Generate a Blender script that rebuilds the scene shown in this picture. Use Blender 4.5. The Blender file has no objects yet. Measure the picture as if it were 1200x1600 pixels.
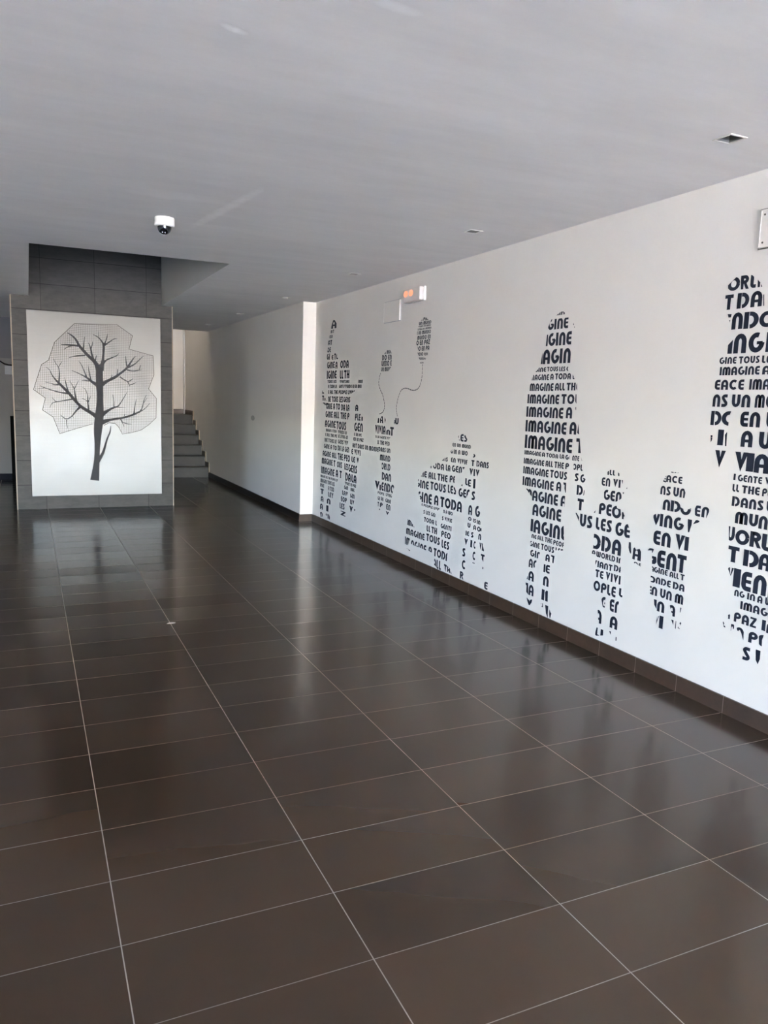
import bpy, bmesh, math, random
from mathutils import Vector, Matrix
from mathutils.geometry import tessellate_polygon
random.seed(4)
SC = bpy.context.scene
COL = SC.collection
PI = math.pi

SKY_STRENGTH = 0.6
SUN_ENERGY = 8.5
EXPOSURE = 5.35
ENTRANCE_Y = -9.0
STAIR_W = 0.4
LAMP_E = 0.02
SKY_TINT = (0.96, 0.97, 1.03, 1)

# ------------------------------------------------------------------ camera
CAM_H = 1.4525
YAW, PITCH, ROLL = 0.43257547, 0.14432917, -0.03253704
F_PX = 1205.6                       # focal length for a 1200 x 1600 frame
cy, sy, cp, sp = math.cos(YAW), math.sin(YAW), math.cos(PITCH), math.sin(PITCH)
fwd = Vector((sy * cp, cy * cp, -sp))
rgt0 = Vector((cy, -sy, 0))
dwn0 = fwd.cross(rgt0)
cr, sr = math.cos(ROLL), math.sin(ROLL)
rgt = cr * rgt0 + sr * dwn0
dwn = -sr * rgt0 + cr * dwn0
cd = bpy.data.cameras.new('camera')
cam = bpy.data.objects.new('camera', cd)
COL.objects.link(cam)
cd.sensor_fit = 'VERTICAL'
cd.sensor_height = 36.0
cd.lens = F_PX / 1600.0 * 36.0
cd.clip_start = 0.05
M = Matrix((rgt, -dwn, -fwd)).transposed().to_4x4()
M.translation = Vector((0, 0, CAM_H))
cam.matrix_world = M
SC.camera = cam

# ------------------------------------------------------------------ world, sun, exposure
W = bpy.data.worlds.new('sky')
SC.world = W
W.use_nodes = True
wn = W.node_tree.nodes
sky = wn.new('ShaderNodeTexSky')
sky.sky_type = 'NISHITA'
sky.sun_disc = False
sky.sun_elevation = math.radians(48)
sky.sun_rotation = math.radians(20)
sky.dust_density = 2.0
wn['Background'].inputs['Strength'].default_value = SKY_STRENGTH
tint = wn.new('ShaderNodeMix'); tint.data_type = 'RGBA'; tint.blend_type = 'MULTIPLY'
tint.inputs[0].default_value = 1.0; tint.inputs[7].default_value = SKY_TINT
W.node_tree.links.new(sky.outputs[0], tint.inputs[6])
W.node_tree.links.new(tint.outputs[2], wn['Background'].inputs[0])
W.cycles.sampling_method = 'AUTOMATIC'

sd = bpy.data.lights.new('sun', 'SUN')
sd.energy = SUN_ENERGY
sd.angle = math.radians(0.6)
sd.color = (1.0, 0.96, 0.90)
sun = bpy.data.objects.new('sun', sd)
COL.objects.link(sun)
sun.rotation_euler = Vector((-0.8, -0.03, -1.2)).to_track_quat('-Z', 'Y').to_euler()

SC.view_settings.view_transform = 'Standard'
SC.view_settings.look = 'None'
SC.view_settings.gamma = 1.0
SC.view_settings.use_curve_mapping = False
SC.view_settings.exposure = EXPOSURE
SC.cycles.max_bounces = 14
SC.cycles.diffuse_bounces = 10
SC.cycles.glossy_bounces = 6
SC.cycles.use_denoising = True
SC.cycles.sample_clamp_indirect = 12.0
SC.cycles.caustics_reflective = True

# ------------------------------------------------------------------ main measures (metres)
XR = 3.026          # lettered wall
XC = 2.87           # corridor wall beyond the wall end
YC = 8.58           # wall end that faces the entrance
H = 2.5254          # ceiling
YP = 10.187         # tiled pillar face
PX0, PX1 = -0.157, 1.683
XL = -3.2           # left wall
YE = ENTRANCE_Y     # glazed entrance behind the camera
YS = 13.64          # first stair riser
YB = 13.6           # end of left corridor
VX0, VX1, VY0 = 0.04, 1.552, 6.57     # opening in the ceiling in front of the pillar
SKH = 0.0856        # skirting height

# ------------------------------------------------------------------ helpers
def box(bm, x0, x1, y0, y1, z0, z1):
    v = [bm.verts.new((x, y, z)) for x in (x0, x1) for y in (y0, y1) for z in (z0, z1)]
    for f in ((0, 1, 3, 2), (4, 6, 7, 5), (0, 4, 5, 1), (2, 3, 7, 6), (0, 2, 6, 4), (1, 5, 7, 3)):
        bm.faces.new([v[i] for i in f])

def quad(bm, a, b, c, d):
    bm.faces.new([bm.verts.new(p) for p in (a, b, c, d)])

def lathe(bm, prof, n=40, c=(0, 0, 0)):
    rings = []
    for r, z in prof:
        if r < 1e-6:
            rings.append([bm.verts.new((c[0], c[1], c[2] + z))])
        else:
            rings.append([bm.verts.new((c[0] + r * math.cos(2 * PI * i / n), c[1] + r * math.sin(2 * PI * i / n), c[2] + z)) for i in range(n)])
    for A, B in zip(rings, rings[1:]):
        for i in range(n):
            j = (i + 1) % n
            if len(A) == 1 and len(B) == 1: continue
            if len(A) == 1: bm.faces.new((A[0], B[j], B[i]))
            elif len(B) == 1: bm.faces.new((A[i], A[j], B[0]))
            else: bm.faces.new((A[i], A[j], B[j], B[i]))

def tube(bm, pts, r, n=8):
    pts = [Vector(p) for p in pts]
    rings = []
    for i, p in enumerate(pts):
        t = (pts[min(i + 1, len(pts) - 1)] - pts[max(i - 1, 0)]).normalized()
        up = Vector((0, 0, 1)) if abs(t.z) < 0.9 else Vector((1, 0, 0))
        a = t.cross(up).normalized(); b = t.cross(a)
        rings.append([bm.verts.new(p + r * (math.cos(2 * PI * k / n) * a + math.sin(2 * PI * k / n) * b)) for k in range(n)])
    for A, B in zip(rings, rings[1:]):
        for k in range(n):
            bm.faces.new((A[k], A[(k + 1) % n], B[(k + 1) % n], B[k]))
    bm.faces.new(rings[0]); bm.faces.new(list(reversed(rings[-1])))

def obj(name, bm, mat, parent=None, smooth=False, bevel=0, recalc=True):
    if recalc: bmesh.ops.recalc_face_normals(bm, faces=bm.faces)
    if bevel:
        bmesh.ops.bevel(bm, geom=list(bm.edges), offset=bevel, segments=2, affect='EDGES', profile=0.6)
    me = bpy.data.meshes.new(name)
    bm.to_mesh(me); bm.free()
    if smooth:
        for p in me.polygons: p.use_smooth = True
    me.materials.append(mat)
    o = bpy.data.objects.new(name, me)
    COL.objects.link(o)
    if parent is not None:
        o.parent = parent
        o.matrix_parent_inverse = Matrix.Translation(-Vector(parent.location))
    return o

def tag(o, label=None, cat=None, group=None, kind=None):
    if label: o['label'] = label
    if cat: o['category'] = cat
    if group: o['group'] = group
    if kind: o['kind'] = kind
    return o

def thing(name, loc, label, cat, group=None):
    o = bpy.data.objects.new(name, None)
    o.empty_display_size = 0.1
    COL.objects.link(o)
    o.location = loc
    return tag(o, label, cat, group)

def struct(name, bm, mat, **k):
    o = obj(name, bm, mat, **k)
    o['kind'] = 'structure'
    return o

# ------------------------------------------------------------------ materials
def srgb(r, g, b):
    f = lambda c: (c / 255 / 12.92) if c <= 10 else ((c / 255 + 0.055) / 1.055) ** 2.4
    return (f(r), f(g), f(b), 1)

class NT:
    def __init__(s, name):
        s.m = bpy.data.materials.new(name); s.m.use_nodes = True
        s.t = s.m.node_tree; s.b = s.t.nodes['Principled BSDF']
    def n(s, typ, **k):
        x = s.t.nodes.new(typ)
        for a, b in k.items(): setattr(x, a, b)
        return x
    def l(s, a, b): s.t.links.new(a, b)
    def math(s, op, a, b=None, c=None):
        x = s.n('ShaderNodeMath', operation=op)
        for i, v in enumerate((a, b, c)):
            if v is None: continue
            if isinstance(v, (int, float)): x.inputs[i].default_value = v
            else: s.l(v, x.inputs[i])
        return x.outputs[0]
    def pos(s):
        g = s.n('ShaderNodeNewGeometry'); x = s.n('ShaderNodeSeparateXYZ'); s.l(g.outputs['Position'], x.inputs[0])
        return g.outputs['Position'], x.outputs
    def noise(s, vec, scale, detail=4, rough=0.6, mapping=None):
        x = s.n('ShaderNodeTexNoise'); x.inputs['Scale'].default_value = scale
        x.inputs['Detail'].default_value = detail; x.inputs['Roughness'].default_value = rough
        if mapping:
            mp = s.n('ShaderNodeMapping'); mp.inputs['Scale'].default_value = mapping; s.l(vec, mp.inputs[0]); vec = mp.outputs[0]
        s.l(vec, x.inputs['Vector']); return x.outputs['Fac']
    def ramp(s, fac, *stops):
        r = s.n('ShaderNodeValToRGB'); e = r.color_ramp.elements
        e[0].position, e[0].color = stops[0]; e[1].position, e[1].color = stops[-1]
        for p, c in stops[1:-1]:
            k = e.new(p); k.color = c
        s.l(fac, r.inputs[0]); return r.outputs[0]
    def mix(s, fac, a, b):
        x = s.n('ShaderNodeMix', data_type='RGBA')
        for sock, v in ((x.inputs[0], fac), (x.inputs[6], a), (x.inputs[7], b)):
            if hasattr(v, 'is_linked') or hasattr(v, 'links'): s.l(v, sock)
            else: sock.default_value = v
        return x.outputs[2]
    def bump(s, h, strength=0.1, dist=0.01):
        b = s.n('ShaderNodeBump'); b.inputs['Strength'].default_value = strength; b.inputs['Distance'].default_value = dist
        s.l(h, b.inputs['Height']); return b.outputs[0]
    def set(s, **k):
        for a, v in k.items():
            i = s.b.inputs[a.replace('_', ' ')]
            if hasattr(v, 'links'): s.l(v, i)
            else: i.default_value = v
        return s.m
    def line(s, c, origin, pitch, half):
        """1 on a joint line of half width `half` repeated every `pitch` from `origin`"""
        q = s.math('SUBTRACT', c, origin - pitch / 2)
        d = s.math('MULTIPLY', s.math('ABSOLUTE', s.math('SUBTRACT', s.math('FRACT', s.math('DIVIDE', q, pitch)), 0.5)), pitch)
        return s.math('LESS_THAN', d, half), s.math('FLOOR', s.math('DIVIDE', s.math('SUBTRACT', c, origin), pitch))

def plain(name, col, rough=0.5, metal=0.0, var=0.06, scale=30, **k):
    t = NT(name); p, _ = t.pos()
    f = t.noise(p, scale)
    lo = tuple(c * (1 - var) for c in col[:3]) + (1,); hi = tuple(min(1, c * (1 + var)) for c in col[:3]) + (1,)
    t.set(Base_Color=t.ramp(f, (0.3, lo), (0.7, hi)), Roughness=rough, Metallic=metal, **k)
    return t.m

# floor: 60 x 29.7 cm porcelain tiles, pale thin joints, each tile lies a hair differently
def floor_material():
    t = NT('floor_tiles'); p, x = t.pos()
    lx, ix = t.line(x[0], 0.17935, 0.6, 0.0016)
    ly, iy = t.line(x[1], 1.95777, 0.29685, 0.0013)
    cv = t.n('ShaderNodeCombineXYZ'); t.l(ix, cv.inputs[0]); t.l(iy, cv.inputs[1])
    wn_ = t.n('ShaderNodeTexWhiteNoise', noise_dimensions='3D'); t.l(cv.outputs[0], wn_.inputs['Vector'])
    sepc = t.n('ShaderNodeSeparateColor'); t.l(wn_.outputs['Color'], sepc.inputs[0])
    worn = t.math('ADD', t.math('MULTIPLY', t.math('POWER', sepc.outputs[2], 1.4), 0.7), 0.3)
    joint = t.math('MAXIMUM', lx, t.math('MULTIPLY', ly, worn))
    n1 = t.noise(p, 3.0, 2, 0.5); n2 = n1
    f = t.math('ADD', t.math('MULTIPLY', n1, 0.04), 0.48)
    f = t.math('ADD', f, t.math('MULTIPLY', t.math('SUBTRACT', wn_.outputs['Value'], 0.5), 0.34))
    tile = t.ramp(f, (0.3, FLOOR_LO), (0.5, FLOOR_MID), (0.72, FLOOR_HI))
    col = t.mix(joint, tile, GROUT)
    rough = t.math('ADD', t.math('MULTIPLY', n2, 0.03), FLOOR_ROUGH)
    rough = t.math('ADD', rough, t.math('MULTIPLY', joint, 0.5))
    # lippage: tilt every tile's normal by a fraction of a degree
    s = t.n('ShaderNodeVectorMath', operation='SUBTRACT'); t.l(wn_.outputs['Color'], s.inputs[0]); s.inputs[1].default_value = (0.5, 0.5, 0.5)
    m = t.n('ShaderNodeVectorMath', operation='MULTIPLY'); t.l(s.outputs[0], m.inputs[0]); m.inputs[1].default_value = (0.007, 0.022, 0)
    g = t.n('ShaderNodeNewGeometry')
    a = t.n('ShaderNodeVectorMath', operation='ADD'); t.l(g.outputs['Normal'], a.inputs[0]); t.l(m.outputs[0], a.inputs[1])
    nn = t.n('ShaderNodeVectorMath', operation='NORMALIZE'); t.l(a.outputs[0], nn.inputs[0])
    return t.set(Base_Color=col, Roughness=rough, Normal=nn.outputs[0], IOR=1.5)

def skirting_material():
    t = NT('skirting_tiles'); p, x = t.pos()
    l, i = t.line(x[1], 2.5456, 0.30025, 0.0014)
    n2 = t.noise(p, 18, 5, 0.7)
    return t.set(Base_Color=t.mix(l, t.ramp(n2, (0.3, FLOOR_LO), (0.75, FLOOR_HI)), GROUT), Roughness=0.35)

def paint_material(name, col, rough=0.75, scuff=None):
    t = NT(name); p, x = t.pos()
    n1 = t.noise(p, 1.3, 5, 0.6); n2 = t.noise(p, 60, 3)
    lo = tuple(c * 0.955 for c in col[:3]) + (1,)
    c = t.ramp(n1, (0.35, lo), (0.7, col))
    if scuff:
        (sx, sy_, sz, ry, rz) = scuff
        dy = t.math('DIVIDE', t.math('SUBTRACT', x[1], sy_), ry); dz = t.math('DIVIDE', t.math('SUBTRACT', x[2], sz), rz)
        d = t.math('ADD', t.math('MULTIPLY', dy, dy), t.math('MULTIPLY', dz, dz))
        d = t.math('ADD', d, t.math('MULTIPLY', t.math('SUBTRACT', t.noise(p, 40), 0.5), 1.2))
        c = t.mix(t.math('MULTIPLY', t.math('LESS_THAN', d, 1.0), 0.5), c, srgb(70, 66, 62))
    return t.set(Base_Color=c, Roughness=rough, Normal=t.bump(n2, 0.08, 0.002))

def ceiling_material():
    """grey plaster with old repairs: one pale daub, a filled crack, faint trowel smears"""
    t = NT('ceiling_plaster'); p, x = t.pos()
    n1 = t.noise(p, 1.0, 5, 0.65, mapping=(0.7, 1.6, 1)); n2 = t.noise(p, 2.6, 6, 0.7, mapping=(0.5, 2.2, 1)); n3 = t.noise(p, 45, 3)
    f = t.math('ADD', t.math('MULTIPLY', n1, 0.5), t.math('MULTIPLY', n2, 0.5))
    c = t.ramp(f, (0.36, tuple(k * 0.88 for k in CEIL[:3]) + (1,)), (0.64, CEIL))
    def blob(cx, cy_, rx, ry, ang):
        ca, sa = math.cos(ang), math.sin(ang)
        dx = t.math('SUBTRACT', x[0], cx); dy = t.math('SUBTRACT', x[1], cy_)
        u = t.math('DIVIDE', t.math('ADD', t.math('MULTIPLY', dx, ca), t.math('MULTIPLY', dy, sa)), rx)
        v = t.math('DIVIDE', t.math('SUBTRACT', t.math('MULTIPLY', dy, ca), t.math('MULTIPLY', dx, sa)), ry)
        d = t.math('ADD', t.math('MULTIPLY', u, u), t.math('MULTIPLY', v, v))
        d = t.math('ADD', d, t.math('MULTIPLY', t.math('SUBTRACT', t.noise(p, 14, 4), 0.5), 1.6))
        return t.math('SUBTRACT', 1.0, t.n_clamp(d)) 
    def n_clamp(d):
        k = t.n('ShaderNodeClamp'); t.l(d, k.inputs[0]); return k.outputs[0]
    t.n_clamp = n_clamp
    b1 = blob(0.588, 2.447, 0.055, 0.022, 0.35)
    b2 = blob(1.075, 4.75, 0.72, 0.045, math.atan2(-1.26, 0.155) )
    b3 = blob(0.80, 4.55, 0.30, 0.10, -0.1)
    b4 = blob(0.96, 2.1, 0.10, 0.03, 0.1)
    b5 = blob(1.25, 2.55, 0.9, 0.25, 0.2)
    s1 = t.math('ADD', t.math('MULTIPLY', b1, 0.55), t.math('ADD', t.math('MULTIPLY', b2, 0.35), t.math('ADD', t.math('MULTIPLY', b3, 0.18), t.math('ADD', t.math('MULTIPLY', b4, 0.35), t.math('MULTIPLY', b5, 0.10)))))
    c = t.mix(s1, c, tuple(min(1, k * 1.35) for k in CEIL[:3]) + (1,))
    hgt = t.math('ADD', t.math('MULTIPLY', n3, 0.03), t.math('ADD', t.math('MULTIPLY', f, 0.5), t.math('MULTIPLY', t.math('ADD', b2, b1), -0.35)))
    return t.set(Base_Color=c, Roughness=0.7, Normal=t.bump(hgt, 0.25, 0.02))

def wall_tile_material():
    """large grey tiles on the pillar: 60 x 30 cm, dark hairline joints"""
    t = NT('grey_wall_tiles'); p, x = t.pos()
    lx, ix = t.line(x[0], 0.168, 0.6, 0.0022); lz, iz = t.line(x[2], 0.0, 0.2965, 0.0028)
    cv = t.n('ShaderNodeCombineXYZ'); t.l(ix, cv.inputs[0]); t.l(iz, cv.inputs[1])
    wn_ = t.n('ShaderNodeTexWhiteNoise', noise_dimensions='3D'); t.l(cv.outputs[0], wn_.inputs['Vector'])
    f = t.math('ADD', t.noise(p, 5, 6, 0.7, mapping=(1, 1, 2.5)), t.math('MULTIPLY', t.math('SUBTRACT', wn_.outputs['Value'], 0.5), 0.15))
    tile = t.ramp(f, (0.3, WT_LO), (0.7, WT_HI))
    return t.set(Base_Color=t.mix(t.math('MAXIMUM', lx, lz), tile, srgb(26, 25, 24)), Roughness=0.6, Specular_IOR_Level=0.3)

def steel_material():
    t = NT('brushed_steel'); p, x = t.pos()
    n = t.noise(p, 90, 3, 0.6, mapping=(0.03, 1, 1.0))
    n2 = t.noise(p, 2.5, 3)
    rough = t.math('ADD', t.math('ADD', t.math('MULTIPLY', n, 0.10), t.math('MULTIPLY', n2, 0.08)), STEEL_ROUGH)
    tg = t.n('ShaderNodeCombineXYZ'); tg.inputs[0].default_value = 1.0
    t.l(tg.outputs[0], t.b.inputs['Tangent'])
    return t.set(Base_Color=STEEL, Metallic=1.0, Roughness=rough, Anisotropic=0.8)

FLOOR_LO, FLOOR_MID, FLOOR_HI = srgb(55, 41, 31), srgb(62, 47, 36), srgb(69, 53, 41)
GROUT = srgb(136, 126, 116)
FLOOR_ROUGH = 0.155
CEIL = srgb(226, 224, 224)
WALL = srgb(216, 213, 208)
WT_LO, WT_HI = srgb(62, 61, 59), srgb(78, 76, 73)
STEEL = (0.165, 0.165, 0.160, 1)
STEEL_ROUGH = 0.40

FLOORM = floor_material(); SKIRT = skirting_material()
WALLM = paint_material('white_wall_paint', WALL)
CORRM = paint_material('corridor_wall_paint', WALL, scuff=(0, 10.73, 1.14, 0.10, 0.035))
CEILM = ceiling_material(); TILEM = wall_tile_material(); STEELM = steel_material()
WHITE = plain('white_plastic', srgb(205, 205, 203), 0.4, var=0.02)
TRIMM = plain('pale_tile_edge', srgb(156, 144, 128), 0.6, Specular_IOR_Level=0.2)
VINYL = plain('navy_vinyl', srgb(27, 34, 50), 0.6, var=0.08, Specular_IOR_Level=0.25)
ETCH = plain('etched_dark_steel', srgb(50, 50, 53), 0.6, Specular_IOR_Level=0.25)
HATCH = plain('etched_line', srgb(46, 42, 34), 0.7, Specular_IOR_Level=0.2)
VOIDM = plain('void_shade', srgb(48, 46, 44), 0.85, scale=3)  # dark colour stands in for the shade up in the ceiling opening
BLACK = plain('black_paint', srgb(12, 12, 13), 0.85, Specular_IOR_Level=0.1)
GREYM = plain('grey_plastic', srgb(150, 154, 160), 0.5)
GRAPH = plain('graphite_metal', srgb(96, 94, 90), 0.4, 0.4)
ALU = plain('white_enamel_aluminium', srgb(200, 198, 192), 0.35)
CONC = plain('sunlit_paving', srgb(180, 176, 170), 0.8, scale=4)
FACADE = plain('opposite_plaster', srgb(190, 176, 150), 0.85, scale=2)

# ------------------------------------------------------------------ setting: floor, walls, ceiling
bm = bmesh.new(); box(bm, XL - 0.15, XR + 0.15, YE, 16.2, -0.12, 0.0)
struct('floor', bm, FLOORM)

bm = bmesh.new(); box(bm, XR, XR + 0.15, YE, YC + 0.1, 0, H + 0.3)
struct('wall_right', bm, WALLM)
bm = bmesh.new(); box(bm, XC, XR + 0.15, YC, 16.1, 0, 4.6)
struct('wall_corridor', bm, CORRM)
WY0, WY1, WZ0, WZ1 = 4.4, 7.4, 1.25, 1.40      # unseen slit added in the left wall to light the far wall and corridor
bm = bmesh.new()
for y0, y1, z0, z1 in ((YE, WY0, 0, H + 0.3), (WY1, YB + 0.2, 0, H + 0.3), (WY0, WY1, 0, WZ0), (WY0, WY1, WZ1, H + 0.3)):
    box(bm, XL - 0.15, XL, y0, y1, z0, z1)
struct('wall_left', bm, paint_material('left_wall_paint', srgb(243, 242, 240)))
bm = bmesh.new(); box(bm, XL, PX0 + 0.1, YB, YB + 0.15, 0, H + 0.3)
struct('wall_back', bm, paint_material('back_wall_paint', srgb(118, 119, 120)))
bm = bmesh.new(); box(bm, XL, PX0 + 0.02, YB - 0.04, YB, 1.905, H)
struct('trim_1', bm, paint_material('bulkhead_paint', srgb(96, 98, 104)), bevel=0.004)
bm = bmesh.new(); box(bm, XL, PX0, YB - 0.012, YB, 0, 0.10)
struct('baseboard_back', bm, plain('dark_blue_skirting', srgb(22, 27, 38), 0.8, Specular_IOR_Level=0.15))

# tiled pillar with pale edge profiles
bm = bmesh.new(); box(bm, PX0, PX1, YP, YB + 0.15, 0, 4.4)
pil = struct('wall_center', bm, TILEM)
for x in (PX0 - 0.004, PX1 - 0.008):
    bm = bmesh.new(); box(bm, x, x + 0.012, YP - 0.004, YP + 0.010, 0, H)
    obj('corner_trim', bm, TRIMM, pil)

# ceiling: plaster sheet with square holes for the downlights and the opening in front of the pillar
DL = [(2.572, 2.403), (2.593, 4.412), (2.606, 6.427), (2.604, 8.378), (2.598, 10.40), (2.60, 12.40)]
DH = 0.038
xs = sorted({XL, VX0, VX1, PX1, XR} | {x + s * DH for x, y in DL for s in (-1, 1)})
ys = sorted({YE, VY0, YP, 13.72} | {y + s * DH for x, y in DL for s in (-1, 1)})
def hole(x, y):
    if VX0 < x < VX1 and VY0 < y < YP: return True
    return any(abs(x - a) < DH and abs(y - b) < DH for a, b in DL)
bm = bmesh.new()
vv = {}
def gv(x, y):
    if (x, y) not in vv: vv[(x, y)] = bm.verts.new((x, y, H))
    return vv[(x, y)]
for x0, x1 in zip(xs, xs[1:]):
    for y0, y1 in zip(ys, ys[1:]):
        if not hole((x0 + x1) / 2, (y0 + y1) / 2):
            bm.faces.new((gv(x0, y0), gv(x0, y1), gv(x1, y1), gv(x1, y0)))
struct('ceiling', bm, CEILM, recalc=False)
# roof slab above it, open over the void, and the lining of the void
bm = bmesh.new()
for a in ((XL - 0.15, VX0 - 0.1, YE, 13.72), (VX1 + 0.1, XR + 0.15, YE, 13.72), (VX0 - 0.1, VX1 + 0.1, YE, VY0 - 0.1)):
    box(bm, *a, H + 0.14, H + 0.30)
struct('ceiling_slab', bm, CEILM)
bm = bmesh.new()
box(bm, VX1, VX1 + 0.1, VY0, YP, H + 0.0006, 4.4); struct('wall_void_right', bm, WALLM)
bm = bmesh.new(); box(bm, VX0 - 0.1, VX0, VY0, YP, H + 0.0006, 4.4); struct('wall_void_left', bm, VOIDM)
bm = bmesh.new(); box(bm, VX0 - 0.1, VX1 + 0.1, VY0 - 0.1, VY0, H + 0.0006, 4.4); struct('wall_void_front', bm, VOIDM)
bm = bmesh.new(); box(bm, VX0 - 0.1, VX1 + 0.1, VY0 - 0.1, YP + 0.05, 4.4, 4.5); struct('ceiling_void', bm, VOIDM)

# stairwell behind the corridor
bm = bmesh.new(); box(bm, PX1 - 0.4, XC + 0.1, 15.9, 16.05, 0, 4.6)
struct('wall_stairwell', bm, WALLM)
bm = bmesh.new(); box(bm, PX1 - 0.4, XR + 0.1, 13.72, 16.05, 4.6, 4.7)
struct('ceiling_stairwell', bm, CEILM)
bm = bmesh.new(); box(bm, PX1 - 0.4, XC, 13.62, 13.72, H, 4.6)
struct('wall_stairwell_front', bm, CEILM)
bm = bmesh.new(); box(bm, PX1 - 0.5, PX1 - 0.4, 13.62, 16.05, 0, 4.6)
struct('wall_stairwell_left', bm, WALLM)

# skirtings
bm = bmesh.new(); box(bm, XR - 0.009, XR, YE, YC - 0.009, 0, SKH); struct('baseboard_right', bm, SKIRT)
bm = bmesh.new(); box(bm, XC - 0.009, XR - 0.009, YC - 0.009, YC, 0, SKH)
struct('baseboard_wall_end', bm, SKIRT)
bm = bmesh.new(); box(bm, XC - 0.009, XC, YC, YS, 0, SKH + 0.005); struct('baseboard_corridor', bm, plain('shaded_skirting', srgb(30, 26, 24), 0.4))  # corridor shade is put into a darker skirting colour here

# entrance behind the camera and the street it opens to
bm = bmesh.new()
for x in (XL, -1.15, 0.95, XR - 0.08):
    box(bm, x, x + 0.08, YE - 0.08, YE, 0, H)
box(bm, XL, XR, YE - 0.08, YE, H - 0.10, H)
struct('door_1', bm, GRAPH)
bm = bmesh.new(); quad(bm, (-40, YE - 6, -0.02), (40, YE - 6, -0.02), (40, YE, -0.02), (-40, YE, -0.02))
struct('floor_pavement', bm, CONC)
bm = bmesh.new(); quad(bm, (-40, -60, -0.03), (40, -60, -0.03), (40, YE - 6, -0.03), (-40, YE - 6, -0.03))
struct('floor_street', bm, plain('pale_paving', srgb(176, 170, 162), 0.9, scale=3))
bm = bmesh.new(); box(bm, -40, 40, -50, -45, -0.02, 4.0)
struct('wall_opposite', bm, FACADE)

bm = bmesh.new()
for y0, y1, z0, z1 in ((WY0, WY0 + 0.04, WZ0, WZ1), (WY1 - 0.04, WY1, WZ0, WZ1), (WY0, WY1, WZ0, WZ0 + 0.01), (WY0, WY1, WZ1 - 0.01, WZ1)):
    box(bm, XL - 0.10, XL - 0.04, y0, y1, z0, z1)
struct('added_side_slit', bm, GRAPH)  # frame of the slit added for side light
wd = bpy.data.lights.new('side_slit_portal', 'AREA'); wd.shape = 'RECTANGLE'; wd.size = WZ1 - WZ0; wd.size_y = WY1 - WY0
wd.cycles.is_portal = True
wo = bpy.data.objects.new('side_slit_portal', wd); COL.objects.link(wo)
wo.location = (XL - 0.16, (WY0 + WY1) / 2, (WZ0 + WZ1) / 2); wo.rotation_euler = (0, -PI / 2, 0)
pd = bpy.data.lights.new('entrance_portal', 'AREA')
pd.shape = 'RECTANGLE'; pd.size = XR - XL; pd.size_y = H
pd.cycles.is_portal = True
po = bpy.data.objects.new('entrance_portal', pd); COL.objects.link(po)
po.location = ((XR + XL) / 2, YE - 0.1, H / 2); po.rotation_euler = (PI / 2, 0, 0)

# ------------------------------------------------------------------ stairs
st = thing('staircase', (2.27, YS, 0), 'grey tiled staircase rising behind the pillar at the corridor end', 'stairs')
RISE, GO, N = 0.174, 0.285, 6
STEPM = plain('grey_stair_tile', srgb(66, 66, 66), 0.6, scale=12)
for k in range(N):
    y0 = YS + k * GO
    y1 = 15.885 if k == N - 1 else y0 + GO + 0.01
    bm = bmesh.new(); box(bm, PX1 + 0.002, XC - 0.02, y0, y1, max(0, k * RISE - 0.01), (k + 1) * RISE - 0.02)
    s_ = obj('step', bm, STEPM, st)
    bm = bmesh.new(); box(bm, PX1 + 0.002, XC - 0.02, y0 - 0.022, y1, (k + 1) * RISE - 0.02, (k + 1) * RISE)
    obj('tread', bm, FLOORM if False else STEPM, s_, bevel=0.003)
    # stepped skirting on the wall with its pale cut edge
    bm = bmesh.new(); box(bm, XC - 0.018, XC - 0.001, y0 - 0.03, (15.88 if k == N - 1 else y0 + GO - 0.03), (k + 1) * RISE - 0.02, (k + 1) * RISE + 0.085)
    q = obj('skirting', bm, SKIRT, st)
    bm = bmesh.new(); box(bm, XC - 0.020, XC - 0.001, y0 - 0.046, y0 - 0.030, k * RISE + 0.085, (k + 1) * RISE + 0.085)
    obj('edge_strip', bm, TRIMM, q)
bm = bmesh.new(); box(bm, PX1 - 0.4, XC - 0.02, 15.888, 15.9, N * RISE, N * RISE + 0.095)
struct('baseboard_stairwell', bm, SKIRT)
bm = bmesh.new(); tube(bm, [(XC - 0.035, 15.84, N * RISE + 0.001), (XC - 0.035, 15.84, 4.55)], 0.017, 12)
tag(obj('pipe', bm, WHITE, smooth=True), 'thin white vertical pipe in the corner of the stair landing', 'pipe')
ld = bpy.data.lights.new('stairwell_lamp', 'AREA'); ld.size = 0.6; ld.energy = STAIR_W; ld.color = (1.0, 0.9, 0.78)
lo = bpy.data.objects.new('stairwell_lamp', ld); COL.objects.link(lo); lo.location = (2.3, 14.5, 4.3); lo.rotation_euler = (math.radians(25), 0, 0)

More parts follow.
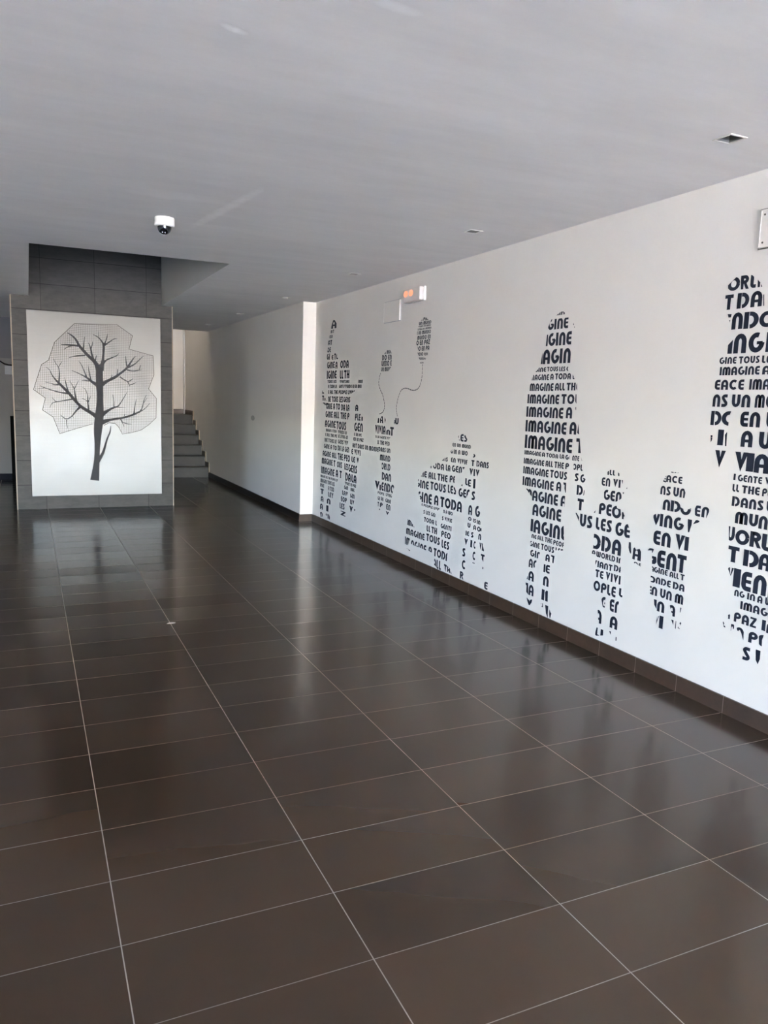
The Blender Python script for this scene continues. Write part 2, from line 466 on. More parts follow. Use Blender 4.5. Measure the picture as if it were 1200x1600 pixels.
# ------------------------------------------------------------------ steel panel with tree
# tree strokes (x, z, half width) and crown outline, in metres on the panel; wall lettering rows
# (text, left y, top z, bottom z, right y, cut shape), in metres on the wall
TRUNK=[[(0.72,0.3478,0.0525),(0.7338,0.4484,0.0438),(0.7481,0.576,0.0321),(0.7563,0.7032,0.0306),(0.763,0.83,0.035),(0.7682,0.9563,0.0481),(0.7806,1.0666,0.0525),(0.795,1.2079,0.0467),(0.8015,1.333,0.035),(0.8021,1.4574,0.0394),(0.8007,1.5503,0.0438),(0.7995,1.6584,0.0394),(0.8067,1.7357,0.0408)]]
BRANCHES=[[(0.7957,1.6967,0.035),(0.7573,1.7947,0.0219),(0.6732,1.8666,0.0175),(0.6232,1.9246,0.0175),(0.5735,1.9822,0.0146),(0.5459,2.0483,0.0117),(0.4966,2.0976,0.0088),(0.4514,2.1216,0.0044)],[(0.5806,1.9751,0.0102),(0.5012,1.978,0.0102),(0.4368,1.9817,0.0058),(0.3768,1.9781,0.0029)],[(0.5156,1.9758,0.0073),(0.4506,1.96,0.0044),(0.4069,1.9245,0.0029)],[(0.644,1.8681,0.0088),(0.5419,1.8566,0.0073),(0.4621,1.8328,0.0029)],[(0.6233,1.9322,0.0073),(0.6323,2.0159,0.0058),(0.6409,2.0844,0.0029)],[(0.7456,1.8017,0.0131),(0.7175,1.8766,0.0117),(0.7113,1.9448,0.0088),(0.6904,2.0043,0.0044),(0.6834,2.019,0.0022)],[(0.7115,1.9524,0.0073),(0.727,1.9989,0.0044),(0.7321,2.0371,0.0022)],[(0.7576,1.81,0.0073),(0.7705,1.8718,0.0029)],[(0.818,1.6977,0.035),(0.842,1.7989,0.0175),(0.851,1.8914,0.0131),(0.8601,1.9991,0.0131),(0.8385,2.0436,0.0088),(0.795,2.0942,0.0058),(0.7365,2.1207,0.0029)],[(0.8024,2.0946,0.0044),(0.8006,2.1628,0.0022)],[(0.8647,2.007,0.0088),(0.8911,2.0774,0.0058),(0.9041,2.1423,0.0029)],[(0.8646,1.9994,0.0102),(0.9205,2.041,0.0073),(0.9735,2.0825,0.0044),(1.0158,2.0898,0.0022)],[(0.8492,1.7838,0.0131),(0.8798,1.8238,0.0088),(0.9553,1.8585,0.0073),(1.013,1.8847,0.0044),(1.0285,1.9134,0.0029)],[(0.8151,1.5199,0.0292),(0.8909,1.5724,0.016),(0.9822,1.6196,0.0175),(1.0436,1.6689,0.0131),(1.113,1.7266,0.0131),(1.1364,1.7589,0.0131),(1.1833,1.8314,0.0088),(1.2146,1.8799,0.0044),(1.2425,1.8876,0.0022)],[(1.1285,1.7429,0.0117),(1.2136,1.786,0.0073),(1.2684,1.8436,0.0058),(1.3232,1.8981,0.0022)],[(1.1211,1.7582,0.0073),(1.1142,1.828,0.0044),(1.1103,1.8822,0.0022)],[(1.1206,1.7191,0.0088),(1.1819,1.7015,0.0058),(1.2594,1.7176,0.0058),(1.303,1.7243,0.0022)],[(1.2672,1.7179,0.0058),(1.2864,1.7817,0.0029)],[(1.0355,1.6296,0.0088),(1.0885,1.5926,0.0058),(1.1342,1.5709,0.0073),(1.1808,1.5994,0.0044),(1.1933,1.6157,0.0022)],[(1.1266,1.5785,0.0058),(1.1492,1.5322,0.0058),(1.1459,1.5132,0.0029)],[(1.1492,1.5322,0.0058),(1.2035,1.5499,0.0044),(1.2269,1.5666,0.0022)],[(0.9396,1.6054,0.0073),(0.9463,1.6492,0.0029)],[(1.0052,1.6439,0.0073),(1.0139,1.7221,0.0029)],[(0.7851,1.511,0.0263),(0.7116,1.5546,0.0146),(0.6536,1.6061,0.0117),(0.5956,1.6343,0.0058),(0.5379,1.6623,0.0044),(0.4875,1.6783,0.0022)],[(0.6536,1.6061,0.0102),(0.6328,1.6664,0.0058),(0.598,1.7563,0.0044),(0.5697,1.7975,0.0022)],[(0.7044,1.562,0.0088),(0.6842,1.6687,0.0058),(0.674,1.7524,0.0022)],[(0.6822,1.5612,0.0073),(0.6236,1.5712,0.0044),(0.5971,1.5655,0.0022)],[(0.7859,1.1138,0.0321),(0.7048,1.1747,0.0204),(0.6023,1.2346,0.019),(0.559,1.2722,0.016),(0.502,1.3399,0.0175),(0.4456,1.4148,0.0175),(0.3893,1.4739,0.0146),(0.3404,1.5252,0.0146),(0.3057,1.5616,0.0088),(0.2646,1.6202,0.0058),(0.2449,1.6794,0.0029),(0.2033,1.7074,0.0022)],[(0.3402,1.5176,0.0102),(0.3499,1.6238,0.0073),(0.3449,1.714,0.0044),(0.3105,1.7575,0.0029),(0.2905,1.8089,0.0022)],[(0.3451,1.7216,0.0044),(0.3793,1.7789,0.0022)],[(0.34,1.51,0.0102),(0.297,1.5009,0.0058),(0.2479,1.5217,0.0029),(0.1917,1.5316,0.0022)],[(0.4382,1.4069,0.0117),(0.3449,1.4146,0.0073),(0.26,1.4391,0.0058),(0.1759,1.4663,0.0044),(0.1315,1.4873,0.0022)],[(0.1758,1.4618,0.0029),(0.1123,1.4491,0.0022)],[(0.4454,1.4072,0.0102),(0.4191,1.5205,0.0058),(0.4065,1.5959,0.0022)],[(0.4947,1.3397,0.0117),(0.4437,1.3306,0.0073),(0.3712,1.3133,0.0058),(0.2706,1.2953,0.0044),(0.2486,1.2689,0.0029),(0.2335,1.2335,0.0022)],[(0.3135,1.2995,0.0044),(0.2785,1.3259,0.0029),(0.2621,1.3558,0.0022)],[(0.5375,1.2948,0.0117),(0.5177,1.3941,0.0088),(0.5119,1.4629,0.0058),(0.484,1.5154,0.0029),(0.4603,1.5556,0.0022)],[(0.5119,1.4629,0.0058),(0.5423,1.5252,0.0029),(0.562,1.5641,0.0022)],[(0.5732,1.2494,0.0146),(0.5283,1.202,0.0088),(0.4982,1.1627,0.0088),(0.4757,1.1314,0.0058),(0.4166,1.0917,0.0073),(0.3739,1.1218,0.0044),(0.35,1.1444,0.0022)],[(0.4166,1.0887,0.0058),(0.4154,1.0377,0.0029),(0.4259,0.9868,0.0022)],[(0.4758,1.1391,0.0044),(0.4943,1.1163,0.0022)],[(0.6682,1.2051,0.0088),(0.6625,1.2981,0.0073),(0.6483,1.3287,0.0044),(0.5972,1.3504,0.0022)],[(0.6625,1.2981,0.0058),(0.6613,1.3909,0.0044),(0.6362,1.4672,0.0029),(0.6072,1.4815,0.0022)],[(0.6625,1.2981,0.0058),(0.6859,1.3607,0.0029),(0.6982,1.3843,0.0022)],[(0.8091,1.1534,0.0321),(0.9006,1.2181,0.0131),(0.9618,1.251,0.0117),(1.0077,1.26,0.0088),(1.0467,1.3162,0.0058),(1.0938,1.3964,0.0044),(1.1173,1.4397,0.0022)],[(0.9618,1.251,0.0073),(0.963,1.3375,0.0044),(0.9519,1.4077,0.0022)],[(1.0077,1.2568,0.0044),(1.1074,1.2497,0.0022)],[(0.8,1.059,0.0321),(0.914,1.1003,0.0146),(1.0365,1.1182,0.0117),(1.1294,1.1438,0.0117),(1.2231,1.1823,0.0117),(1.2861,1.2188,0.0073),(1.3103,1.2994,0.0058),(1.3186,1.3475,0.0044),(1.3506,1.4154,0.0022)],[(1.1996,1.177,0.0088),(1.2083,1.2649,0.0058),(1.228,1.3608,0.0022)],[(1.2545,1.1941,0.0073),(1.3335,1.2439,0.0044),(1.394,1.3175,0.0022)],[(1.3104,1.3073,0.0044),(1.3582,1.3805,0.0022)],[(1.0365,1.115,0.0088),(1.059,1.0709,0.0058),(1.0784,1.0155,0.0022)],[(1.059,1.0709,0.0058),(1.1128,1.0526,0.0044),(1.1671,1.0486,0.0022)],[(1.0831,1.1508,0.0058),(1.0911,1.1748,0.0022)],[(0.7634,0.5839,0.0233),(0.8163,0.6713,0.0175),(0.8401,0.735,0.0146),(0.8644,0.8305,0.0102),(0.8881,0.8941,0.0088),(0.9117,0.942,0.0088),(0.9205,1.0213,0.0029)]]
CROWN_A=[(0.5283,2.2343),(1.0135,2.2565),(1.1942,2.135),(1.151,1.9698),(1.4376,1.9042),(1.4471,1.6705),(1.3795,1.4929),(1.4738,1.3759),(1.4676,1.134),(1.3794,1.0469),(1.2839,0.9779),(1.1738,0.9445),(1.0571,0.9242),(1.0121,1.0146),(0.9743,1.0538),(0.8982,1.0605),(0.8447,1.0282)]
CROWN_B=[(0.7174,1.0468),(0.5237,0.9849),(0.336,0.9209),(0.2662,1.1198),(0.1505,1.2012),(0.1867,1.343),(0.0604,1.4398),(0.1551,1.735),(0.2336,1.791),(0.3052,2.0036),(0.5283,2.2343)]

MURAL = {
 'adult_left': [
('A',8.0769,2.2891,2.1969,7.9190,[(8.018,2.288),(7.979,2.285),(7.919,2.247),(7.915,2.186),(8.091,2.198),(8.055,2.25)]),
('AT',8.0900,2.1845,2.1502,7.9852,None),
('OD',8.1265,2.1320,2.0976,8.0266,None),
('AT',8.1633,2.0791,2.0271,8.0422,None),
('OE',8.1889,2.0042,1.9485,8.0769,[(8.159,2.01),(8.059,2.005),(8.084,1.937),(8.195,1.942)]),
('GI',8.1948,1.9349,1.8686,8.1020,None),
('E',8.0433,1.9153,1.8672,7.9928,None),
('TO',7.9660,1.9294,1.8646,7.8396,[(7.976,1.94),(7.899,1.93),(7.837,1.854),(7.971,1.858)]),
('GINE',8.1792,1.8473,1.7739,7.9487,None),
('A',7.9218,1.8430,1.7682,7.8620,None),
('ODA',7.7801,1.8487,1.7683,7.5411,None),
('IGINE',8.1833,1.7497,1.6620,7.8841,None),
('LL',7.7826,1.7450,1.6577,7.6870,None),
('TH',7.6626,1.7459,1.6597,7.5161,None),
  ('TOUS LES',8.1567,1.6478,1.6163,7.8793,None),
  ('VIVANT DANS',7.7853,1.6444,1.6140,7.5111,None),
('UNMOND',7.2714,1.6428,1.6110,7.1547,None),
  ('A TODA LA',8.1333,1.5986,1.5601,7.8663,None),
  ('GENTE VIVIENDO EN UN MUN',7.8010,1.5973,1.5615,7.1840,None),
  ('E ALL THE PEOPLE LIVING IN',8.1296,1.5391,1.4971,7.2625,[(8.151, 1.55), (7.249, 1.563), (7.467, 1.498), (8.146, 1.479)]),
('A',8.3364,1.5351,1.4957,8.2617,[(8.334,1.492),(8.315,1.535),(8.25,1.5)]),
('TA',8.3224,1.4779,1.4206,8.1647,[(8.333,1.478),(8.27,1.478),(8.163,1.416),(8.308,1.421)]),
  ('NE TOUS LES',8.1254,1.4725,1.4093,7.6788,None),
('GENS',7.6623,1.4701,1.4133,7.4717,None),
('MA',8.3071,1.3992,1.3706,8.1200,[(8.307,1.399),(8.121,1.402),(8.119,1.374),(8.222,1.372)]),
  ('GINE A TO',8.1820,1.3978,1.3305,7.7574,None),
  ('DA LA',7.7219,1.3921,1.3247,7.4925,None),
  ('GINE ALL',8.1972,1.3088,1.2377,7.7797,None),
  ('THE P',7.7349,1.3073,1.2363,7.4865,None),
('AGINE',8.2117,1.2085,1.1300,7.8782,None),
('TOUS',7.8518,1.2079,1.1221,7.5688,None),
  ('IMAGINE A TODA',8.1748,1.1136,1.0816,7.8446,None),
  ('VIVIENDO EN',7.8073,1.1136,1.0793,7.5461,None),
  ('E ALL THE PE',8.1925,1.0641,1.0284,7.8316,None),
  ('LE LIVING IN',7.7948,1.0696,1.0319,7.5160,None),
  ('INE TOUS LE',8.2099,1.0079,0.9649,7.8374,None),
  ('GENS VIV',7.7913,1.0148,0.9702,7.5030,None),
  ('GINE A TO',8.2267,0.9420,0.8916,7.8271,None),
  ('DA LA GEN',7.7967,0.9524,0.8940,7.4679,None),
  ('AGINE ALL',8.2641,0.8634,0.8019,7.8274,None),
  ('THE PEO',7.7913,0.8699,0.7976,7.4386,None),
  ('MAGINE T',8.2910,0.7812,0.7121,7.8607,None),
('OUS',7.8046,0.7787,0.7130,7.6602,None),
('IMAGINE',8.3063,0.6810,0.6007,7.8832,None),
  ('A T',7.8372,0.6851,0.6051,7.6629,None),
  ('IMAGINE ALL THE PEOPLE LIV',8.3220,0.5839,0.5545,7.7717,None),
  ('IMAGINE TOUS LES',8.3194,0.5399,0.4958,7.8655,None),
('INE',8.3268,0.4836,0.4431,8.1976,None),
  ('A TOD',8.0636,0.4804,0.4302,7.8811,None),
('T',8.3123,0.4223,0.3634,8.2038,None),
('LEY',8.0596,0.4159,0.3585,7.8965,None),
('A',8.2966,0.3390,0.2764,8.2092,None),
('N',8.0960,0.3389,0.2776,7.9816,None),
('A',8.3173,0.2508,0.1842,8.2250,None),
('I',8.1116,0.2567,0.1879,8.0413,None),
('N',8.3180,0.1537,0.0906,8.2235,[(8.318,0.161),(8.222,0.16),(8.229,0.107),(8.292,0.083)]),
('O',8.1265,0.1595,0.1377,8.0738,None),
('IL',8.0643,0.1613,0.0891,7.9700,[(8.064,0.161),(8.024,0.167),(7.959,0.105),(8.061,0.111)]),
 ],
 'child_left': [
('A',7.3299,1.3961,1.3316,7.2548,None),
('PLE',7.3321,1.3055,1.2344,7.1898,None),
('I',7.1623,1.2787,1.2375,7.1280,None),
('GEN',7.3428,1.2143,1.1267,7.1217,None),
  ('E UN PE',7.3441,1.1100,1.0774,7.1490,None),
  ('ED IN PAZ',7.3581,1.0634,1.0275,7.0962,None),
  ('ANT DANS UN MONDE',7.3800,1.0030,0.9571,6.7242,None),
  ('E VIVI',7.4020,0.9422,0.8862,7.1609,None),
  ('LE V',7.3965,0.8631,0.8038,7.1969,None),
('LES',7.5882,0.7767,0.7058,7.4769,None),
('GENS',7.4703,0.7770,0.6970,7.2407,None),
('DA',7.5543,0.6815,0.5937,7.4073,None),
('LA',7.3837,0.6782,0.5955,7.2507,None),
  ('VIVANT EN PAIX',7.5661,0.5850,0.5511,7.2544,None),
('GIN',7.5816,0.5423,0.5015,7.4708,None),
('NAL',7.4005,0.5394,0.5028,7.2941,None),
('LAV',7.6332,0.4813,0.4334,7.4754,None),
('GEN',7.4052,0.4784,0.4317,7.2895,None),
('EOP',7.6664,0.4150,0.3600,7.4979,None),
('LIV',7.4044,0.4145,0.3644,7.2936,None),
('LES',7.6994,0.3412,0.2789,7.5567,None),
('V',7.4227,0.3445,0.2774,7.3230,None),
('Z',7.6654,0.2587,0.2104,7.5240,None),
('I',7.2859,0.3300,0.3102,7.2627,None),
 ],
 'girl': [
('I',6.7695,1.2795,1.2323,6.7289,[(6.766,1.231),(6.755,1.28),(6.731,1.281),(6.727,1.233)]),
('A',6.7118,1.3026,1.2335,6.6359,[(6.709,1.27),(6.654,1.313),(6.633,1.233),(6.706,1.233)]),
('V',6.6304,1.2903,1.2337,6.5663,[(6.609,1.291),(6.594,1.291),(6.561,1.23),(6.597,1.232)]),
('A',6.3970,1.2749,1.2374,6.3683,None),
('U',6.3713,1.2932,1.2356,6.3017,None),
('VIVIA',6.8171,1.2107,1.1313,6.5778,None),
('N',6.5571,1.1802,1.1329,6.4733,None),
('T',6.4746,1.2077,1.1287,6.3981,None),
  ('N LA GENTE VIV',6.8022,1.1134,1.0890,6.4661,[(6.803, 1.12), (6.454, 1.121), (6.52, 1.07), (6.799, 1.071)]),
  ('LL THE PEO',6.7536,1.0703,1.0308,6.4761,None),
  ('DANS UN',6.7189,1.0085,0.9660,6.4571,None),
('MUND',6.6840,0.9410,0.8835,6.4512,None),
('ORLD',6.6486,0.8648,0.8014,6.4449,[(6.642,0.881),(6.422,0.899),(6.413,0.782),(6.626,0.761)]),
('DAN',6.6270,0.7756,0.7031,6.4193,None),
('V',6.7847,0.6795,0.5961,6.6712,None),
('I',6.6722,0.6517,0.5968,6.6404,None),
('ENDO',6.6272,0.6824,0.5994,6.3395,[(6.636,0.699),(6.422,0.716),(6.342,0.677),(6.384,0.595),(6.626,0.565)]),
('PEOPLE',6.7092,0.5857,0.5581,6.5601,None),
('LIVING',6.5253,0.5897,0.5597,6.3923,None),
('GE',6.7054,0.5366,0.4998,6.6516,None),
('UN',6.6310,0.5399,0.5034,6.5737,None),
('GINE',6.5285,0.5378,0.5017,6.4061,None),
('T',6.7043,0.4822,0.4379,6.6725,None),
('P',6.6491,0.4852,0.4394,6.5881,None),
('EN',6.5059,0.4892,0.4352,6.4156,None),
('V',6.5119,0.4186,0.3855,6.4391,None),
('I',6.6665,0.4210,0.4087,6.6437,None),
 ],
 'balloon_small': [
  ('EN MUN',6.6852,1.9051,1.8727,6.4939,[(6.641, 1.886), (6.586, 1.911), (6.53, 1.904), (6.485, 1.868), (6.484, 1.851), (6.696, 1.859)]),
  ('DO EN',6.7038,1.8647,1.8175,6.4970,None),
  ('UNDO E',6.7143,1.8121,1.7618,6.4927,None),
  ('UN MUND',6.7170,1.7531,1.7145,6.5023,[(6.717, 1.759), (6.49, 1.756), (6.557, 1.714), (6.612, 1.704), (6.714, 1.715)]),
 ],
 'balloon_large': [
  ('N PAZ',5.9426,2.1455,2.1164,5.7971,[(5.946, 2.114), (5.901, 2.14), (5.867, 2.145), (5.82, 2.133), (5.783, 2.099)]),
  ('UN MUND',5.9693,2.1118,2.0841,5.7493,None),
  ('VIVIENDO EN UN MUNDO',5.9785,2.0807,2.0663,5.7527,None),
  ('LIVING IN A WORLD',5.9886,2.0591,2.0431,5.7452,None),
  ('I UN MUNDO',5.9987,2.0369,2.0064,5.7505,None),
  ('MUNDO EN',5.9895,1.9980,1.9643,5.7503,None),
  ('O EN PAZ',6.0043,1.9600,1.9186,5.7579,None),
  ('DO EN PA',5.9965,1.9104,1.8701,5.7649,[(5.983, 1.918), (5.761, 1.907), (5.772, 1.845), (5.96, 1.858)]),
  ('NDO EN',5.9837,1.8590,1.8294,5.7893,[(5.984, 1.864), (5.784, 1.851), (5.803, 1.805), (5.932, 1.809)]),
('MUNDO',5.9562,1.8178,1.7964,5.8204,[(5.956,1.821),(5.815,1.81),(5.836,1.785),(5.918,1.787)]),
('EN',5.9171,1.7777,1.7659,5.8602,None),
 ],
 'kneeling': [
('LES',5.2379,1.2111,1.1544,5.0818,[(5.226,1.189),(5.199,1.216),(5.141,1.219),(5.09,1.187),(5.084,1.176),(5.096,1.155),(5.135,1.153),(5.203,1.156)]),
  ('EN UN MUND',5.3064,1.1358,1.1073,5.0271,None),
('G',5.3329,1.0902,1.0500,5.2953,[(5.336,1.067),(5.297,1.09),(5.293,1.045),(5.334,1.047)]),
  ('IN A WO',5.2816,1.0862,1.0513,5.0693,None),
('ANS',5.4892,1.0145,0.9810,5.3711,[(5.465,0.985),(5.404,1.016),(5.374,1.029),(5.364,0.981),(5.464,0.975)]),
  ('EN VIVIE',5.3215,1.0202,0.9825,5.0630,[(5.332, 1.027), (5.058, 1.049), (5.079, 0.974), (5.325, 0.951)]),
('T',5.6719,0.9520,0.9017,5.6301,[(5.658,0.921),(5.635,0.921),(5.633,0.897),(5.656,0.9)]),
('ODA',5.6159,0.9568,0.9043,5.4282,[(5.613,0.925),(5.56,0.956),(5.422,0.979),(5.415,0.902),(5.609,0.883)]),
('LA',5.3989,0.9576,0.9066,5.3237,None),
('GENT',5.3007,0.9612,0.9095,5.0903,[(5.306,0.968),(5.089,0.973),(5.142,0.919),(5.199,0.893),(5.3,0.893)]),
('NE',5.8337,0.8697,0.8154,5.7198,[(5.823,0.819),(5.769,0.873),(5.712,0.889),(5.704,0.799),(5.834,0.801)]),
('ALL',5.6876,0.8703,0.8144,5.5580,None),
('THE',5.5309,0.8725,0.8152,5.3625,None),
('PE',5.3292,0.8782,0.8216,5.2348,[(5.341,0.889),(5.243,0.888),(5.252,0.812),(5.333,0.808)]),
('GINE',5.9112,0.7875,0.7187,5.6775,[(5.876,0.808),(5.673,0.829),(5.661,0.696),(5.869,0.715)]),
('TOUS',5.6468,0.7941,0.7277,5.3812,None),
('LES',5.3533,0.8004,0.7342,5.2122,[(5.354,0.811),(5.292,0.807),(5.218,0.78),(5.222,0.714),(5.346,0.714)]),
('GE',5.1798,0.7949,0.7279,5.0645,None),
('N',5.0584,0.7992,0.7286,4.9982,[(5.064,0.804),(5.003,0.811),(5.023,0.774),(5.049,0.746),(5.057,0.73)]),
('S',4.9823,0.7936,0.7262,4.9327,None),
('G',5.8723,0.6865,0.6068,5.8004,[(5.86,0.688),(5.8,0.69),(5.793,0.603),(5.844,0.64)]),
('INE',5.7944,0.6876,0.6006,5.6133,None),
('A',5.5702,0.6909,0.6092,5.4981,None),
('TODA',5.4658,0.6908,0.6077,5.1190,None),
('A',5.0191,0.6837,0.6083,4.9637,None),
('G',4.9217,0.6921,0.6083,4.8557,None),
  ('E PEOPLE LIVING',5.7921,0.5916,0.5682,5.4397,[(5.793, 0.597), (5.442, 0.602), (5.504, 0.567), (5.789, 0.553)]),
  ('N A WOR',5.4085,0.5912,0.5628,5.2301,[(5.422, 0.621), (5.259, 0.643), (5.249, 0.542), (5.413, 0.517)]),
  ('S LES GEN',5.7521,0.5394,0.5068,5.5221,[(5.764, 0.546), (5.592, 0.56), (5.54, 0.535), (5.536, 0.488), (5.759, 0.486)]),
  ('S VIVIE',5.4249,0.5348,0.5026,5.2605,None),
  ('TODA L',5.7353,0.4814,0.4418,5.5078,None),
('GENTI',5.4410,0.4733,0.4352,5.2650,None),
('LL',5.6831,0.4183,0.3670,5.6175,None),
('TH',5.5972,0.4214,0.3680,5.4997,None),
('PEO',5.4253,0.4177,0.3657,5.2717,None),
('IMA',6.0619,0.4147,0.3607,5.9083,[(6.049,0.414),(6.011,0.42),(5.906,0.362),(6.057,0.361)]),
('MAGINE',6.0683,0.3359,0.2788,5.7144,None),
('TOUS',5.6830,0.3498,0.2876,5.4436,None),
('LES',5.4132,0.3431,0.2780,5.2882,None),
('IM',6.0873,0.2515,0.1827,5.9842,[(6.088,0.263),(5.984,0.247),(6.029,0.175),(6.081,0.171)]),
('AGINE',5.9649,0.2444,0.1710,5.6765,[(5.972,0.255),(5.658,0.261),(5.676,0.202),(5.807,0.205),(5.893,0.201),(5.968,0.207)]),
('A',5.6337,0.2490,0.1842,5.5737,[(5.646,0.263),(5.566,0.256),(5.573,0.203),(5.642,0.209)]),
('TODA',5.5429,0.2524,0.1832,5.2798,[(5.557,0.28),(5.31,0.262),(5.317,0.166),(5.545,0.146)]),
('ALL',5.5463,0.1623,0.0875,5.4100,[(5.525,0.177),(5.404,0.175),(5.396,0.086),(5.461,0.083),(5.525,0.112)]),
('THE',5.3585,0.1525,0.0848,5.2087,[(5.37,0.166),(5.305,0.148),(5.262,0.136),(5.227,0.097),(5.29,0.101),(5.332,0.095)]),
('O',6.0926,0.1574,0.1229,5.9625,[(6.053,0.147),(6.027,0.152),(5.976,0.145),(5.975,0.139),(6.026,0.132)]),
 ],
 'toddler': [
('O',5.0321,1.0750,1.0437,4.9564,[(4.981,1.074),(4.958,1.081),(4.955,1.043),(4.992,1.047)]),
('T',5.0088,1.0261,0.9805,4.9649,None),
('DANS',4.9351,1.0275,0.9824,4.7641,None),
('VIV',5.0327,0.9609,0.9079,4.8873,None),
('L',5.0851,0.8799,0.8263,5.0492,None),
('E',5.0466,0.8766,0.8208,5.0015,None),
('I',4.9678,0.8874,0.8156,4.9368,None),
('L',5.1439,0.8339,0.8118,5.1136,[(5.143,0.819),(5.088,0.855),(5.086,0.84),(5.132,0.81)]),
('O',5.0153,0.5930,0.5638,4.9668,None),
('IS',4.9444,0.5891,0.5601,4.9014,None),
('IN',4.8889,0.5879,0.5568,4.8393,None),
('U',5.0204,0.5452,0.5086,4.9779,None),
('A',4.9353,0.5416,0.5054,4.8966,None),
('O',4.8799,0.5408,0.5026,4.8327,None),
('I',4.8338,0.5339,0.5101,4.8192,None),
('IE',5.0431,0.4794,0.4425,4.9907,None),
('S',4.9625,0.4831,0.4418,4.9278,None),
('N',4.8567,0.4889,0.4436,4.8184,None),
('V',5.0566,0.4170,0.3677,5.0062,None),
('I',4.9661,0.4207,0.3648,4.9399,None),
('C',4.9193,0.4218,0.3638,4.8888,None),
('VI',4.8370,0.4245,0.3697,4.7894,None),
('I',4.7881,0.4118,0.3644,4.7707,[(4.791,0.411),(4.764,0.368),(4.787,0.369)]),
('S',5.0787,0.3401,0.2730,5.0337,None),
('C',4.9258,0.3418,0.2763,4.8855,None),
('T',4.8113,0.3445,0.2826,4.7546,[(4.812,0.349),(4.758,0.35),(4.756,0.278),(4.804,0.312)]),
('C',5.0769,0.2468,0.1746,5.0229,None),
('O',4.9226,0.2584,0.2487,4.8895,None),
('R',5.1006,0.1502,0.0926,5.0457,None),
('I',4.7799,0.2515,0.2349,4.7675,None),
('E',4.7435,0.1505,0.0936,4.6965,None),
 ],
 'adult_center': [
('IMAGI',4.1007,2.0551,2.0096,3.9266,[(4.076,2.01),(4.027,2.029),(4.001,2.027),(3.981,2.015),(3.979,2.002),(4.076,2.002)]),
('GINE',4.1574,1.9927,1.9246,3.9479,[(4.12,1.99),(3.947,1.988),(3.938,1.903),(4.153,1.917),(4.149,1.948)]),
('A',3.9211,1.9800,1.9224,3.8692,[(3.9,1.957),(3.881,1.92),(3.899,1.919)]),
('I',4.1714,1.8999,1.8252,4.1452,[(4.158,1.897),(4.145,1.896),(4.143,1.82),(4.164,1.825)]),
('GINE',4.1394,1.9039,1.8237,3.9069,None),
('I',4.2229,1.7996,1.7137,4.1874,[(4.194,1.786),(4.186,1.713),(4.207,1.714)]),
('AGIN',4.1854,1.8041,1.7127,3.9037,None),
('GINE',4.2681,1.6925,1.6635,4.1451,[(4.219,1.693),(4.143,1.696),(4.14,1.659),(4.265,1.661)]),
('TOUS',4.1332,1.6942,1.6651,4.0203,None),
('LES',4.0087,1.6923,1.6635,3.9484,None),
('G',3.9373,1.6925,1.6633,3.9014,[(3.941,1.695),(3.922,1.694),(3.918,1.659),(3.937,1.659)]),
('MAGINE',4.3137,1.6478,1.6101,4.1095,[(4.296,1.612),(4.278,1.649),(4.105,1.651),(4.1,1.606),(4.295,1.608)]),
('A',4.0950,1.6504,1.6122,4.0611,None),
('TODA',4.0455,1.6516,1.6137,3.8885,None),
('L',3.8730,1.6429,1.6139,3.8530,[(3.873,1.643),(3.848,1.614),(3.87,1.612)]),
('MAGINE',4.3116,1.5913,1.5411,4.0563,None),
('ALL',4.0392,1.5918,1.5448,3.9413,None),
('THE',3.9237,1.5931,1.5463,3.7983,[(3.931,1.601),(3.826,1.6),(3.819,1.539),(3.924,1.538)]),
('IMAGINE',4.3298,1.5200,1.4597,3.9907,None),
('TOU',3.9671,1.5233,1.4633,3.7782,[(3.974,1.53),(3.824,1.531),(3.817,1.458),(3.966,1.455)]),
('IMAGINE',4.3342,1.4396,1.3720,3.9401,None),
('A',3.9125,1.4453,1.3760,3.8526,None),
('T',3.8245,1.4465,1.3771,3.7456,[(3.825,1.446),(3.818,1.447),(3.816,1.427),(3.822,1.427)]),
('IMAGINE',4.3347,1.3504,1.2740,3.8984,None),
('A',3.8674,1.3566,1.2798,3.8017,None),
('L',3.7965,1.3547,1.2816,3.7475,[(3.787,1.347),(3.772,1.283),(3.793,1.289)]),
('IMAGINE',4.3322,1.2524,1.1638,3.8311,None),
('T',3.7954,1.2588,1.1711,3.7126,[(3.802,1.265),(3.766,1.267),(3.745,1.168),(3.791,1.165)]),
('IMAGINE',4.3292,1.1496,1.1206,4.1441,None),
('A',4.1331,1.1492,1.1203,4.1005,None),
('TODA',4.0869,1.1485,1.1207,3.9632,None),
('LA',3.9475,1.1517,1.1230,3.9022,None),
('GE',3.8898,1.1522,1.1218,3.8316,[(3.897,1.157),(3.85,1.16),(3.851,1.117),(3.892,1.113)]),
('NTE',3.8222,1.1535,1.1215,3.7563,None),
('V',3.7447,1.1529,1.1241,3.7163,[(3.745,1.153),(3.727,1.125),(3.736,1.125)]),
('IMAGINE',4.3315,1.0977,1.0592,4.1036,None),
('ALL',4.0886,1.0996,1.0606,4.0123,None),
('THE',3.9959,1.1013,1.0610,3.8995,None),
('P',3.8845,1.1020,1.0633,3.8490,None),
('OPL',3.8157,1.1041,1.0659,3.7195,[(3.807,1.113),(3.72,1.12),(3.713,1.051),(3.8,1.043)]),
('IMAGINE',4.3310,1.0416,0.9923,4.0508,None),
('TOUS',4.0334,1.0448,0.9951,3.8612,None),
('S',3.7864,1.0479,0.9993,3.7502,None),
('G',3.7334,1.0473,0.9973,3.6902,None),
('IMAGINE',4.3316,0.9730,0.9128,3.9894,None),
('A',3.9619,0.9776,0.9180,3.9118,None),
